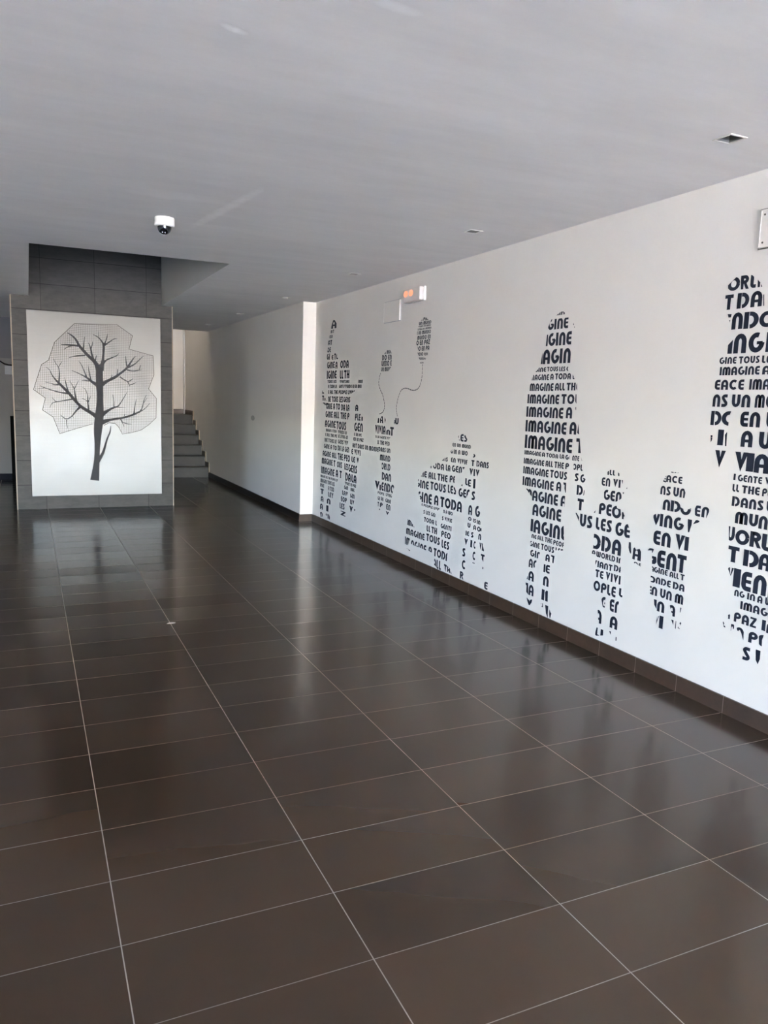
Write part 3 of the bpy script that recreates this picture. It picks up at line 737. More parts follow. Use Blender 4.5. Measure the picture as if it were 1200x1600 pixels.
('T',3.8970,0.9787,0.9170,3.8366,[(3.898,0.985),(3.866,0.988),(3.862,0.916),(3.868,0.916)]),
('D',3.7594,0.9782,0.9180,3.7019,None),
('I',3.6983,0.9598,0.9215,3.6862,[(3.691,0.957),(3.685,0.95),(3.69,0.922),(3.696,0.921)]),
('M',4.3035,0.8949,0.8240,4.2169,[(4.289,0.894),(4.267,0.897),(4.219,0.894),(4.218,0.847)]),
('AGINE',4.2117,0.8937,0.8231,3.9363,None),
('A',3.9077,0.8967,0.8266,3.8496,[(3.915,0.902),(3.867,0.904),(3.868,0.827),(3.906,0.822)]),
('T',3.7447,0.8975,0.8276,3.6873,None),
('AGINE',4.1990,0.8045,0.7270,3.8940,None),
('O',3.7842,0.8070,0.7363,3.7130,[(3.76,0.809),(3.747,0.808),(3.72,0.785),(3.718,0.758)]),
('US',3.7109,0.8086,0.7324,3.5958,None),
('I',4.2100,0.6996,0.6174,4.1819,None),
('AGIN',4.1756,0.7027,0.6139,3.8938,None),
('E',3.8861,0.7087,0.6183,3.8255,[(3.888,0.71),(3.863,0.714),(3.849,0.615),(3.878,0.618)]),
('NE',4.1927,0.6007,0.5731,4.1373,None),
('ALL',4.1248,0.6039,0.5731,4.0600,None),
('THE',4.0459,0.6057,0.5738,3.9693,None),
('PEOP',3.9560,0.6041,0.5714,3.8398,[(3.963,0.611),(3.85,0.615),(3.848,0.57),(3.958,0.558)]),
('GINE',4.2097,0.5521,0.5158,4.0978,[(4.203,0.56),(4.096,0.566),(4.091,0.516),(4.198,0.509)]),
('TOUS',4.0811,0.5561,0.5164,3.9423,None),
('LES',3.9281,0.5594,0.5268,3.8512,[(3.932,0.567),(3.847,0.562),(3.852,0.551),(3.929,0.54)]),
('GIN',4.1966,0.4957,0.4495,4.0795,[(4.197,0.504),(4.083,0.509),(4.105,0.444),(4.191,0.444)]),
('A',4.0265,0.4985,0.4516,3.9817,None),
('T',3.9689,0.5015,0.4522,3.9161,[(3.973,0.505),(3.933,0.509),(3.94,0.453),(3.95,0.451)]),
('AG',4.2049,0.4329,0.3736,4.1077,[(4.213,0.436),(4.111,0.439),(4.144,0.371),(4.206,0.371)]),
('I',4.0398,0.4266,0.3744,4.0212,None),
('E',4.0174,0.4304,0.3743,3.9741,None),
('A',4.2002,0.3504,0.2837,4.1398,None),
('I',4.2221,0.3103,0.2844,4.2059,[(4.208,0.314),(4.205,0.288),(4.219,0.284)]),
('N',4.0370,0.3525,0.2868,3.9771,None),
('T',4.2357,0.2607,0.1846,4.1688,[(4.229,0.265),(4.199,0.263),(4.191,0.185),(4.214,0.197)]),
('A',4.1886,0.2583,0.1850,4.1323,None),
('I',4.0436,0.2600,0.1885,4.0134,None),
('I',4.0067,0.2602,0.1892,3.9741,[(4.007,0.247),(3.992,0.264),(3.979,0.267),(3.974,0.187),(4.001,0.189)]),
('V',4.2144,0.1612,0.1090,4.1307,[(4.207,0.163),(4.176,0.149),(4.141,0.166),(4.151,0.12),(4.187,0.115)]),
('O',4.0521,0.1715,0.1377,4.0187,[(4.047,0.16),(4.023,0.166),(4.021,0.141),(4.031,0.138)]),
('L',3.9988,0.1636,0.0840,3.9398,[(3.999,0.164),(3.965,0.168),(3.963,0.083),(3.986,0.111)]),
('V',3.9631,0.1515,0.0808,3.9187,[(3.952,0.146),(3.92,0.116),(3.923,0.09),(3.95,0.091)]),
 ],
 'child_center': [
  ('ALL L',3.5172,1.0969,1.0656,3.3867,[(3.497, 1.084), (3.474, 1.097), (3.442, 1.1), (3.42, 1.097), (3.397, 1.083), (3.396, 1.068), (3.495, 1.066)]),
('EN',3.5396,1.0480,0.9999,3.4666,None),
('VIV',3.4440,1.0488,1.0034,3.3340,[(3.447,1.056),(3.364,1.064),(3.365,0.999),(3.44,0.99)]),
('GEN',3.5155,0.9803,0.9204,3.3654,[(3.516,0.989),(3.366,0.992),(3.364,0.945),(3.406,0.921),(3.508,0.915)]),
('T',3.3601,0.9817,0.9423,3.3166,[(3.36,0.985),(3.346,0.985),(3.353,0.966)]),
('I',3.3356,1.0171,1.0029,3.3220,[(3.325,1.015),(3.326,1.004),(3.334,1.003)]),
('PE',3.5458,0.8993,0.8314,3.4384,None),
('O',3.4356,0.8986,0.8274,3.3573,[(3.438,0.876),(3.415,0.905),(3.401,0.903),(3.394,0.886),(3.365,0.883),(3.353,0.826),(3.432,0.814)]),
('P',3.3537,0.8770,0.8303,3.3046,[(3.353,0.873),(3.343,0.871),(3.33,0.855),(3.328,0.83),(3.348,0.827)]),
('I',3.5917,0.8503,0.8315,3.5735,[(3.574,0.849),(3.578,0.833),(3.59,0.831)]),
('LES',3.5643,0.8085,0.7370,3.4255,None),
('GE',3.3962,0.8089,0.7307,3.2759,[(3.4,0.815),(3.326,0.816),(3.3,0.814),(3.276,0.773),(3.272,0.734),(3.39,0.724)]),
('O',3.6140,0.7081,0.6146,3.5087,[(3.574,0.715),(3.509,0.718),(3.499,0.621),(3.572,0.619)]),
('DA',3.5026,0.7081,0.6193,3.3364,None),
('I',3.2787,0.7127,0.6503,3.2549,[(3.289,0.711),(3.263,0.712),(3.252,0.636),(3.273,0.665)]),
('A',3.2488,0.6946,0.6220,3.1776,[(3.239,0.7),(3.219,0.679),(3.181,0.693),(3.176,0.619),(3.243,0.623)]),
('A',3.2319,0.6111,0.5898,3.1957,[(3.227,0.612),(3.197,0.615),(3.195,0.597),(3.211,0.605),(3.226,0.601)]),
('E',3.1904,0.6106,0.5948,3.1723,None),
('A',3.5802,0.6102,0.5752,3.5495,[(3.583,0.613),(3.549,0.615),(3.549,0.588),(3.58,0.586)]),
('WORLD',3.5398,0.6095,0.5755,3.3778,None),
('IN',3.3663,0.6095,0.5767,3.3170,[(3.372,0.612),(3.335,0.616),(3.334,0.575),(3.367,0.568)]),
('VIANT',3.5626,0.5547,0.5167,3.3957,[(3.546,0.562),(3.395,0.581),(3.388,0.519),(3.541,0.513)]),
('DA',3.3824,0.5614,0.5248,3.3063,[(3.388,0.568),(3.33,0.572),(3.324,0.518),(3.382,0.513)]),
('TE',3.5368,0.5019,0.4554,3.4664,None),
('VIVI',3.4471,0.5060,0.4565,3.3214,None),
('OPLE',3.5450,0.4348,0.3732,3.3527,None),
('L',3.3261,0.4375,0.3883,3.2971,None),
('G',3.4697,0.3551,0.2836,3.4184,[(3.476,0.357),(3.426,0.366),(3.433,0.326),(3.435,0.291),(3.452,0.294)]),
('EN',3.3953,0.3583,0.2861,3.3028,[(3.399,0.365),(3.319,0.374),(3.326,0.289),(3.389,0.28)]),
('A',3.5113,0.2667,0.1829,3.4544,[(3.495,0.271),(3.458,0.277),(3.452,0.189),(3.477,0.186)]),
('A',3.3820,0.2627,0.1903,3.3187,None),
('LI',3.5053,0.1585,0.1050,3.4297,[(3.489,0.165),(3.433,0.175),(3.431,0.126),(3.499,0.103),(3.499,0.129)]),
('I',3.3827,0.1687,0.1445,3.3660,[(3.382,0.167),(3.367,0.171),(3.369,0.148)]),
('I',3.3247,0.1495,0.1274,3.3170,None),
 ],
 'child_right': [
('IMAGI',3.0253,1.1316,1.1167,2.9455,[(3.012,1.131),(2.962,1.135),(2.961,1.129),(3.011,1.126)]),
('E',3.0723,1.1085,1.0716,3.0416,[(3.062,1.079),(3.043,1.108),(3.038,1.07),(3.064,1.075)]),
('ACE',3.0410,1.1123,1.0751,2.9321,None),
('NS',3.0751,1.0528,1.0058,3.0033,None),
('UN',2.9854,1.0541,1.0063,2.9035,[(2.99,1.057),(2.917,1.059),(2.904,1.034),(2.908,1.004),(2.983,0.998)]),
('N',3.0490,0.9840,0.9270,2.9985,None),
('D',2.9951,0.9842,0.9263,2.9282,None),
('O',2.9295,0.9846,0.9210,2.8578,[(2.931,0.958),(2.913,0.952),(2.875,0.953),(2.859,0.961),(2.854,0.923),(2.925,0.912)]),
('EN',2.8361,0.9809,0.9266,2.7399,[(2.834,0.962),(2.824,0.983),(2.745,0.993),(2.744,0.959),(2.76,0.918),(2.829,0.92)]),
('V',3.1229,0.8999,0.8332,3.0539,[(3.11,0.888),(3.099,0.896),(3.061,0.907),(3.082,0.83),(3.11,0.871)]),
('ING',3.0614,0.9037,0.8370,2.9012,None),
('I',2.8719,0.9038,0.8376,2.8420,[(2.874,0.907),(2.845,0.908),(2.845,0.879),(2.857,0.837),(2.865,0.836)]),
('N',2.8402,0.9087,0.8317,2.7823,[(2.837,0.883),(2.819,0.909),(2.791,0.907),(2.806,0.895)]),
('EN',3.0973,0.8108,0.7350,2.9740,None),
('V',2.9448,0.8155,0.7346,2.8795,None),
('I',2.8797,0.8134,0.7419,2.8531,None),
('G',3.1540,0.7088,0.6185,3.0633,[(3.133,0.692),(3.107,0.718),(3.07,0.721),(3.059,0.629),(3.092,0.626),(3.1,0.698)]),
('EN',3.0571,0.7114,0.6196,2.9210,None),
('T',2.9179,0.7144,0.6221,2.8574,None),
('A',3.1001,0.6135,0.5849,3.0748,[(3.091,0.619),(3.076,0.619),(3.073,0.581),(3.085,0.582)]),
('GINE',3.0743,0.6155,0.5846,2.9758,None),
('ALL',2.9616,0.6137,0.5836,2.8989,None),
('T',2.8879,0.6163,0.5851,2.8603,None),
('O',3.1133,0.5612,0.5238,3.0566,[(3.095,0.565),(3.057,0.57),(3.052,0.526),(3.09,0.527)]),
('NDE',3.0543,0.5637,0.5278,2.9485,None),
('DA',2.9325,0.5655,0.5279,2.8541,None),
('E',3.1166,0.5053,0.4584,3.0790,[(3.093,0.512),(3.081,0.512),(3.077,0.46),(3.088,0.461)]),
('N',3.0785,0.5071,0.4596,3.0373,None),
('UN',3.0166,0.5095,0.4603,2.9335,None),
('M',2.9119,0.5090,0.4592,2.8554,None),
('I',3.0567,0.4400,0.3884,3.0327,[(3.057,0.443),(3.036,0.445),(3.032,0.39),(3.051,0.41)]),
('N',3.0295,0.4398,0.3817,2.9778,None),
('A',2.9508,0.4408,0.3820,2.9015,[(2.947,0.444),(2.903,0.451),(2.898,0.384),(2.917,0.382)]),
('I',2.8735,0.4421,0.4156,2.8598,[(2.871,0.443),(2.862,0.445),(2.866,0.417),(2.87,0.416)]),
('V',3.0474,0.3574,0.2885,2.9967,[(3.025,0.364),(3.008,0.364),(3.027,0.306)]),
('I',3.0060,0.3634,0.2951,2.9776,None),
('U',2.9285,0.3637,0.3050,2.8720,[(2.924,0.363),(2.889,0.369),(2.888,0.322),(2.905,0.334)]),
('O',2.8825,0.3679,0.3215,2.8471,[(2.863,0.367),(2.854,0.366),(2.863,0.329),(2.876,0.332)]),
 ],
 'adult_right': [
('W',2.8289,2.0778,2.0204,2.7632,[(2.769,2.02),(2.761,2.034),(2.762,2.023)]),
('O',2.7606,2.0738,2.0114,2.6883,[(2.757,2.04),(2.713,2.072),(2.687,2.072),(2.678,1.996),(2.752,2.004)]),
('RL',2.6860,2.0746,2.0119,2.6000,[(2.689,2.084),(2.624,2.07),(2.608,2.056),(2.591,1.995),(2.68,2.005)]),
('D',2.5964,2.0703,2.0118,2.5390,[(2.592,2.046),(2.578,2.033),(2.562,2.009),(2.589,2.009)]),
('T',2.7661,1.9951,1.9263,2.7177,None),
('DA',2.6947,1.9963,1.9258,2.5579,None),
('N',2.5566,1.9927,1.9246,2.4994,[(2.555,1.977),(2.55,1.977),(2.544,1.926),(2.549,1.926)]),
('E',2.7595,1.9072,1.8352,2.7163,[(2.743,1.906),(2.72,1.904),(2.723,1.884),(2.727,1.866)]),
('N',2.7145,1.9093,1.8322,2.6528,None),
('D',2.6464,1.9063,1.8305,2.5654,None),
('O',2.5626,1.9019,1.8306,2.4785,None),
('I',2.7336,1.7984,1.7205,2.6939,[(2.724,1.762),(2.698,1.785),(2.698,1.72),(2.724,1.721)]),
('NG',2.6908,1.8106,1.7203,2.5310,None),
('I',2.5143,1.8082,1.7203,2.4858,None),
('GINE',2.7660,1.7056,1.6737,2.6673,None),
('TOUS',2.6530,1.7060,1.6730,2.5395,None),
('LES',2.5272,1.7057,1.6714,2.4505,None),
('IMAGINE',2.7587,1.6600,1.6206,2.5336,None),
('A',2.5190,1.6599,1.6205,2.4775,None),
('TODA',2.4601,1.6598,1.6204,2.3248,None),
('EACE',2.7804,1.5996,1.5522,2.6113,None),
('IMAGINE',2.5818,1.6012,1.5531,2.3386,None),
('NS',2.7840,1.5307,1.4708,2.6947,None),
('UN',2.6712,1.5306,1.4717,2.5671,None),
('MONDE',2.5422,1.5315,1.4716,2.3140,None),
('D',2.7864,1.4511,1.3817,2.7224,None),
('O',2.7210,1.4522,1.3829,2.6314,[(2.725,1.458),(2.667,1.457),(2.677,1.429),(2.678,1.378),(2.716,1.376)]),
('EN',2.6127,1.4521,1.3826,2.5035,None),
('UN',2.4716,1.4530,1.3817,2.3535,None),
('O',2.8351,1.3581,1.2860,2.7654,[(2.778,1.333),(2.765,1.334),(2.76,1.297),(2.774,1.296)]),
('I',2.7334,1.3630,1.2880,2.6992,None),
('N',2.6950,1.3603,1.2860,2.6202,[(2.695,1.362),(2.681,1.359),(2.678,1.283),(2.686,1.283)]),
('A',2.5980,1.3650,1.2895,2.5334,None),
('UN',2.4998,1.3640,1.2875,2.3550,None),
('V',2.7410,1.2637,1.1805,2.6776,None),
('V',2.6231,1.2646,1.1733,2.5485,None),
('I',2.5556,1.2636,1.1782,2.5144,None),
('A',2.5119,1.2640,1.1766,2.4335,None),
('NT',2.4287,1.2631,1.1719,2.2855,None),
('I',2.6192,1.1604,1.1304,2.6072,None),
('GENTE',2.5943,1.1599,1.1277,2.4614,None),
('VIVIENDO',2.4466,1.1617,1.1286,2.2339,None),
('LL',2.6190,1.1117,1.0762,2.5810,None),
('THE',2.5650,1.1118,1.0746,2.4680,None),
('PEOPLE',2.4541,1.1112,1.0736,2.2951,None),
('DANS',2.6148,1.0542,1.0074,2.4400,None),
('UN',2.4237,1.0550,1.0061,2.3192,None),
('MU',2.5875,0.9860,0.9288,2.4603,None),
('NDO',2.4561,0.9857,0.9246,2.2784,None),
('U',2.6267,0.9091,0.8405,2.5798,[(2.619,0.909),(2.582,0.912),(2.578,0.842),(2.611,0.839)]),
('O',2.5759,0.9035,0.8327,2.4968,None),
('R',2.4943,0.9065,0.8342,2.4320,None),
('LD',2.4294,0.9056,0.8287,2.2994,None),
('T',2.6083,0.8174,0.7412,2.5447,None),
('D',2.5190,0.8158,0.7382,2.4345,None),
('A',2.4340,0.8156,0.7382,2.3734,None),
('NS',2.3644,0.8130,0.7326,2.2374,None),
('V',2.6111,0.7136,0.6185,2.5569,[(2.599,0.704),(2.593,0.718),(2.563,0.721),(2.58,0.673)]),
('I',2.5647,0.7163,0.6278,2.5236,None),
('EN',2.5176,0.7135,0.6220,2.3804,None),
('DO',2.3693,0.7146,0.6193,2.1875,None),
('NG',2.5499,0.6163,0.5851,2.4934,None),
('IN',2.4774,0.6169,0.5856,2.4336,None),
('A',2.4214,0.6185,0.5847,2.3936,None),
('WORLD',2.3797,0.6198,0.5849,2.2355,None),
('IMAGINE',2.5096,0.5694,0.5311,2.2738,None),
('N',2.5928,0.4936,0.4504,2.5581,[(2.573,0.483),(2.561,0.494),(2.561,0.466),(2.574,0.464)]),
('PAZ',2.5384,0.5097,0.4626,2.4135,None),
('I',2.3840,0.5134,0.4636,2.3639,None),
('N',2.3582,0.5115,0.4591,2.3050,None),
('E',2.6099,0.4441,0.4007,2.5730,[(2.6,0.444),(2.595,0.445),(2.58,0.417),(2.592,0.42)]),
('N',2.5610,0.4483,0.3931,2.5242,[(2.551,0.445),(2.533,0.448),(2.532,0.428),(2.549,0.411)]),
('A',2.5249,0.4428,0.3880,2.4742,[(2.521,0.444),(2.477,0.453),(2.474,0.386),(2.491,0.421),(2.513,0.424)]),
('P',2.4476,0.4417,0.3880,2.3987,None),
('E',2.3945,0.4435,0.3890,2.3468,[(2.395,0.446),(2.366,0.452),(2.374,0.419),(2.372,0.383),(2.388,0.391)]),
('S',2.4714,0.3616,0.2967,2.4282,None),
('I',2.4016,0.3664,0.2967,2.3725,[(2.403,0.368),(2.376,0.373),(2.375,0.327),(2.384,0.3),(2.397,0.317)]),
 ],
}
STRINGS = {'balloon_small': [(6.728, 1.7), (6.754, 1.659), (6.764, 1.599), (6.723, 1.545), (6.668, 1.498), (6.627, 1.433), (6.62, 1.38), (6.642, 1.344), (6.684, 1.327), (6.728, 1.317)], 'balloon_large': [(5.874, 1.759), (5.872, 1.701), (5.882, 1.637), (5.907, 1.584), (5.946, 1.555), (6.005, 1.542), (6.067, 1.544), (6.144, 1.557), (6.208, 1.558), (6.271, 1.54), (6.314, 1.495), (6.343, 1.443), (6.358, 1.386), (6.348, 1.34), (6.328, 1.306)]}

PNX0, PNX1, PNZ0, PNZ1 = 0.010, 1.530, 0.163, 2.360
YF = YP - 0.030
pn = thing('steel_panel', (0.77, YF, PNZ0), 'tall brushed steel panel etched with a bare tree on the tiled pillar', 'wall panel')
bm = bmesh.new(); box(bm, PNX0, PNX1, YF, YF + 0.012, PNZ0, PNZ1)
obj('sheet', bm, STEELM, pn, bevel=0.0012)
bm = bmesh.new()
box(bm, PNX0 + 0.05, PNX1 - 0.05, YF + 0.0125, YP - 0.0005, PNZ0 + 0.05, PNZ1 - 0.05)
obj('backing_frame', bm, BLACK, pn)

def ribbon(bm, pts, y):
    """tapered flat stroke in the XZ plane, round ended; pts = (x, z, half width)"""
    P = [Vector((a, b)) for a, b, r in pts]; R = [r for a, b, r in pts]
    # smooth with one Chaikin pass on long strokes
    if len(P) > 2:
        P2, R2 = [P[0]], [R[0]]
        for (a, b, ra, rb) in zip(P, P[1:], R, R[1:]):
            P2 += [a * .75 + b * .25, a * .25 + b * .75]; R2 += [ra * .75 + rb * .25, ra * .25 + rb * .75]
        P2.append(P[-1]); R2.append(R[-1]); P, R = P2, R2
    L, Rr = [], []
    for i, p in enumerate(P):
        t = P[min(i + 1, len(P) - 1)] - P[max(i - 1, 0)]
        t.normalize(); n = Vector((-t.y, t.x))
        L.append(bm.verts.new((p.x + n.x * R[i], y, p.y + n.y * R[i])))
        Rr.append(bm.verts.new((p.x - n.x * R[i], y, p.y - n.y * R[i])))
    for i in range(len(P) - 1):
        bm.faces.new((L[i], L[i + 1], Rr[i + 1], Rr[i]))
    tip = P[-1] + (P[-1] - P[-2]).normalized() * R[-1]
    bm.faces.new((L[-1], bm.verts.new((tip.x, y, tip.y)), Rr[-1]))

def inside(poly, x, z):
    c = False
    for (ax, az), (bx, bz) in zip(poly, poly[1:] + poly[:1]):
        if (az > z) != (bz > z) and x < (bx - ax) * (z - az) / (bz - az) + ax: c = not c
    return c
def spans(poly, v, axis):
    o = []
    for a, b in zip(poly, poly[1:] + poly[:1]):
        if (a[axis] > v) != (b[axis] > v):
            o.append(a[1 - axis] + (b[1 - axis] - a[1 - axis]) * (v - a[axis]) / (b[axis] - a[axis]))
    o.sort()
    return list(zip(o[::2], o[1::2]))
crown = CROWN_A + CROWN_B[:-1]
bm = bmesh.new()
HW, PITCH_ = 0.0010, 0.0205
yh = YF - 0.0006
v = 0.0
while v < 2.4:
    for a, b in spans(crown, v + 0.0003, 0): quad(bm, (v - HW, yh, a), (v + HW, yh, a), (v + HW, yh, b), (v - HW, yh, b))
    for a, b in spans(crown, v + 0.0003, 1): quad(bm, (a, yh, v - HW), (b, yh, v - HW), (b, yh, v + HW), (a, yh, v + HW))
    v += PITCH_
obj('crown_hatching', bm, HATCH, pn)
bm = bmesh.new()
def outline(pts):
    for a, b in zip(pts, pts[1:]):
        ribbon(bm, [a + (0.0026,), b + (0.0026,)], YF - 0.0010)
outline(CROWN_A); outline(CROWN_B)
tag(obj('crown_outline', bm, HATCH, pn), 'thin angular dark outline around the crown')
bm = bmesh.new()
for i, s_ in enumerate(TRUNK + BRANCHES): ribbon(bm, s_, YF - 0.0015 - i * 0.00002)
bmesh.ops.recalc_face_normals(bm, faces=bm.faces)
tag(obj('tree', bm, ETCH, pn), 'dark grey etched bare tree')

# ------------------------------------------------------------------ lettering on the wall
def clipc(poly, c):
    """Sutherland-Hodgman clip of poly by convex polygon c"""
    A = sum(a[0] * b[1] - b[0] * a[1] for a, b in zip(c, c[1:] + c[:1]))
    if A < 0: c = c[::-1]
    out = poly
    for (ax, ay), (bx, by) in zip(c, c[1:] + c[:1]):
        inp, out = out, []
        if not inp: return []
        sd_ = lambda p: (bx - ax) * (p[1] - ay) - (by - ay) * (p[0] - ax)
        for p, q in zip(inp, inp[1:] + inp[:1]):
            sp_, sq = sd_(p), sd_(q)
            if sp_ >= 0: out.append(p)
            if (sp_ >= 0) != (sq >= 0):
                k = sp_ / (sp_ - sq); out.append((p[0] + (q[0] - p[0]) * k, p[1] + (q[1] - p[1]) * k))
    return out

ST, SB = 0.325, 0.245        # stem and bar thickness
def sweep(pts, hx, hy):
    """strip of quads round a centre line; elliptical pen hx, hy"""
    n = []
    for i, p in enumerate(pts):
        a = pts[max(i - 1, 0)]; b = pts[min(i + 1, len(pts) - 1)]
        t = Vector((b[0] - a[0], b[1] - a[1])).normalized()
        n.append((-t.y * hx, t.x * hy))
    L = [(p[0] + k[0], p[1] + k[1]) for p, k in zip(pts, n)]
    R = [(p[0] - k[0], p[1] - k[1]) for p, k in zip(pts, n)]
    return [[L[i], L[i + 1], R[i + 1], R[i]] for i in range(len(pts) - 1)]
def arc(cx, cy_, rx, ry, a0, a1, n=8):
    return [(cx + rx * math.cos(math.radians(a0 + (a1 - a0) * i / n)), cy_ + ry * math.sin(math.radians(a0 + (a1 - a0) * i / n))) for i in range(n + 1)]
def rect(x0, x1, y0, y1): return [(x0, y0), (x1, y0), (x1, y1), (x0, y1)]
hs, hb = ST / 2, SB / 2
def arch(x0, x1):
    rx = (x1 - x0 - ST) / 2; ry = min(0.34, rx * 1.15)
    return sweep([(x0 + hs, 0)] + arc((x0 + x1) / 2, 1 - hb - ry, rx, ry, 180, 0) + [(x1 - hs, 0)], hs, hb)
def ring(w, a0, a1, n=20): return sweep(arc(w / 2, 0.5, w / 2 - hs, 0.5 - hb, a0, a1, n), hs, hb)
def glyphs():
    g = {}
    g['I'] = (ST, [rect(0, ST, 0, 1)])
    g['N'] = (0.86, arch(0, 0.86))
    g['A'] = (0.90, arch(0, 0.90) + [rect(ST, 0.90 - ST, 0.28, 0.46)])
    g['M'] = (1.24, arch(0, 0.76) + arch(0.48, 1.24))
    g['U'] = (0.86, [[(a, 1 - b) for a, b in p] for p in arch(0, 0.86)])
    g['W'] = (1.24, [[(a, 1 - b) for a, b in p] for p in arch(0, 0.76) + arch(0.48, 1.24)])
    e = [(0.68, 1 - hb)] + arc(0.36, 0.66, 0.36 - hs, 0.34 - hb, 90, 180, 6) + arc(0.36, 0.34, 0.36 - hs, 0.34 - hb, 180, 270, 6) + [(0.68, hb)]
    g['E'] = (0.68, sweep(e, hs, hb) + [rect(ST * .8, 0.66, 0.41, 0.59)])
    g['O'] = (1.12, ring(1.12, 0, 360, 28))
    g['C'] = (0.98, sweep(arc(0.56, 0.5, 0.56 - hs, 0.5 - hb, 48, 312, 22), hs, hb))
    g['G'] = (0.94, sweep(arc(0.52, 0.5, 0.52 - hs, 0.5 - hb, 68, 360, 24), hs, hb) + [rect(0.54, 0.92, 0.40, 0.56)])
    d = [(ST + .03, 1 - hb), (0.42, 1 - hb)] + arc(0.42, 0.5, 0.56 - hs, 0.5 - hb, 90, -90, 14) + [(ST + 0.10, hb)]
    g['D'] = (0.98, [rect(0, ST, 0, 1)] + sweep(d, hs, hb))
    g['T'] = (0.80, [rect(0, 0.80, 0.76, 1), rect(0.4 - hs, 0.4 + hs, 0, 0.8)])
    g['L'] = (0.56, sweep([(hs, 1)] + arc(0.36, 0.30, 0.36 - hs, 0.30 - hb, 180, 270, 6) + [(0.56, hb)], hs, hb))
    g['H'] = (0.86, [rect(0, ST, 0, 1), rect(0.86 - ST, 0.86, 0, 1), rect(ST, 0.86 - ST, 0.40, 0.60)])
    p = [(hs, 0)] + arc(0.44, 0.67, 0.44 - hs, 0.33 - hb, 180, -90, 16) + [(ST * .9, 0.34 + hb)]
    g['P'] = (0.86, sweep(p, hs, hb))
    r = [(ST * .5, 1 - hb)] + arc(0.42, 0.69, 0.40 - hs, 0.31 - hb, 90, -90, 10) + [(ST, 0.38 + hb)]
    g['R'] = (0.86, [rect(0, ST, 0, 1)] + sweep(r, hs, hb) + [[(0.32, 0.44), (0.60, 0.44), (0.88, 0), (0.58, 0)]])
    s = [(0.66, 1 - hb)] + arc(0.40, 0.73, 0.40 - hs, 0.27 - hb, 90, 190, 7) + [(0.36, 0.5)] + arc(0.32, 0.28, 0.40 - hs, 0.28 - hb, 20, -90, 8) + [(0.04, hb)]
    g['S'] = (0.72, sweep(s, hs * .95, hb))
    g['V'] = (0.86, [[(0, 1), (0.36, 1), (0.50, 0.36), (0.43, 0)], [(0.86, 1), (0.43, 0), (0.40, 0.46), (0.54, 1)]])
    g['Z'] = (0.76, [rect(0, 0.76, 0.80, 1), rect(0, 0.76, 0, 0.20), [(0, 0.18), (0.34, 0.18), (0.76, 0.82), (0.42, 0.82)]])
    g['Y'] = (0.80, [rect(0.265, 0.535, 0, 0.5), [(0, 1), (0.3, 1), (0.53, 0.5), (0.265, 0.45)], [(0.5, 1), (0.8, 1), (0.535, 0.45), (0.3, 0.5)]])
    g['X'] = (0.80, [[(0, 1), (0.32, 1), (0.8, 0), (0.48, 0)], [(0.8, 1), (0.48, 1), (0, 0), (0.32, 0)]])
    g[' '] = (0.34, [])
    return g
GL = glyphs(); GAP = 0.13
def fix(p):
    A = sum(a[0] * b[1] - b[0] * a[1] for a, b in zip(p, p[1:] + p[:1]))
    return p if A > 0 else p[::-1]
XV = XR - 0.0009
def lettering(bm, rows):
    for text, yl, zt, zb, yr, clip in rows:
        w = sum(GL[c][0] for c in text) + GAP * (len(text) - 1)
        k = (yl - yr) / w; hgt = zt - zb; pen = 0.0
        if clip:
            cuts = [[clip[i] for i in t3] for t3 in tessellate_polygon([[Vector((a, b, 0)) for a, b in clip]])]
        for c in text:
            for poly in GL[c][1]:
                q = [(yl - (pen + a) * k, zb + b * hgt) for a, b in poly]
                # split possibly non planar-order quads into triangles so every piece is convex
                for tri in ([q[0], q[1], q[2]], [q[0], q[2], q[3]]):
                    for f in ([clipc(tri, c3) for c3 in cuts] if clip else [tri]):
                      if len(f) < 3: continue
                      if abs(sum(a[0] * b[1] - b[0] * a[1] for a, b in zip(f, f[1:] + f[:1]))) < 1e-7: continue
                      f = fix(f)
                      bm.faces.new([bm.verts.new((XV, y, z)) for y, z in reversed(f)])
            pen += GL[c][0] + GAP
LAB = {
 'adult_left': ('lettered_figure', 'dark blue lettered silhouette with raised arms, furthest along the white wall', 'wall lettering'),
 'child_left': ('lettered_figure', 'small lettered silhouette between the arm-raising figure and the balloon girl', 'wall lettering'),
 'girl': ('lettered_figure', 'lettered silhouette of a small girl under the two balloons', 'wall lettering'),
 'kneeling': ('lettered_figure', 'dark blue lettered silhouette of a kneeling adult low on the white wall', 'wall lettering'),
 'toddler': ('lettered_figure', 'lettered toddler silhouette standing right in front of the kneeling figure', 'wall lettering'),
 'adult_center': ('lettered_figure', 'tall lettered adult silhouette made of IMAGINE lines, left of two children', 'wall lettering'),
 'child_center': ('lettered_figure', 'lettered child silhouette holding the left tall adult by the hand', 'wall lettering'),
 'child_right': ('lettered_figure', 'lettered child silhouette beside the tall adult cut off by the right picture edge', 'wall lettering'),
 'adult_right': ('lettered_figure', 'tall lettered adult silhouette at the right picture edge', 'wall lettering'),
 'balloon_small': ('lettered_balloon', 'smaller lower lettered balloon above the girl', 'wall lettering'),
 'balloon_large': ('lettered_balloon', 'larger higher lettered balloon under the exit lamp', 'wall lettering'),
}
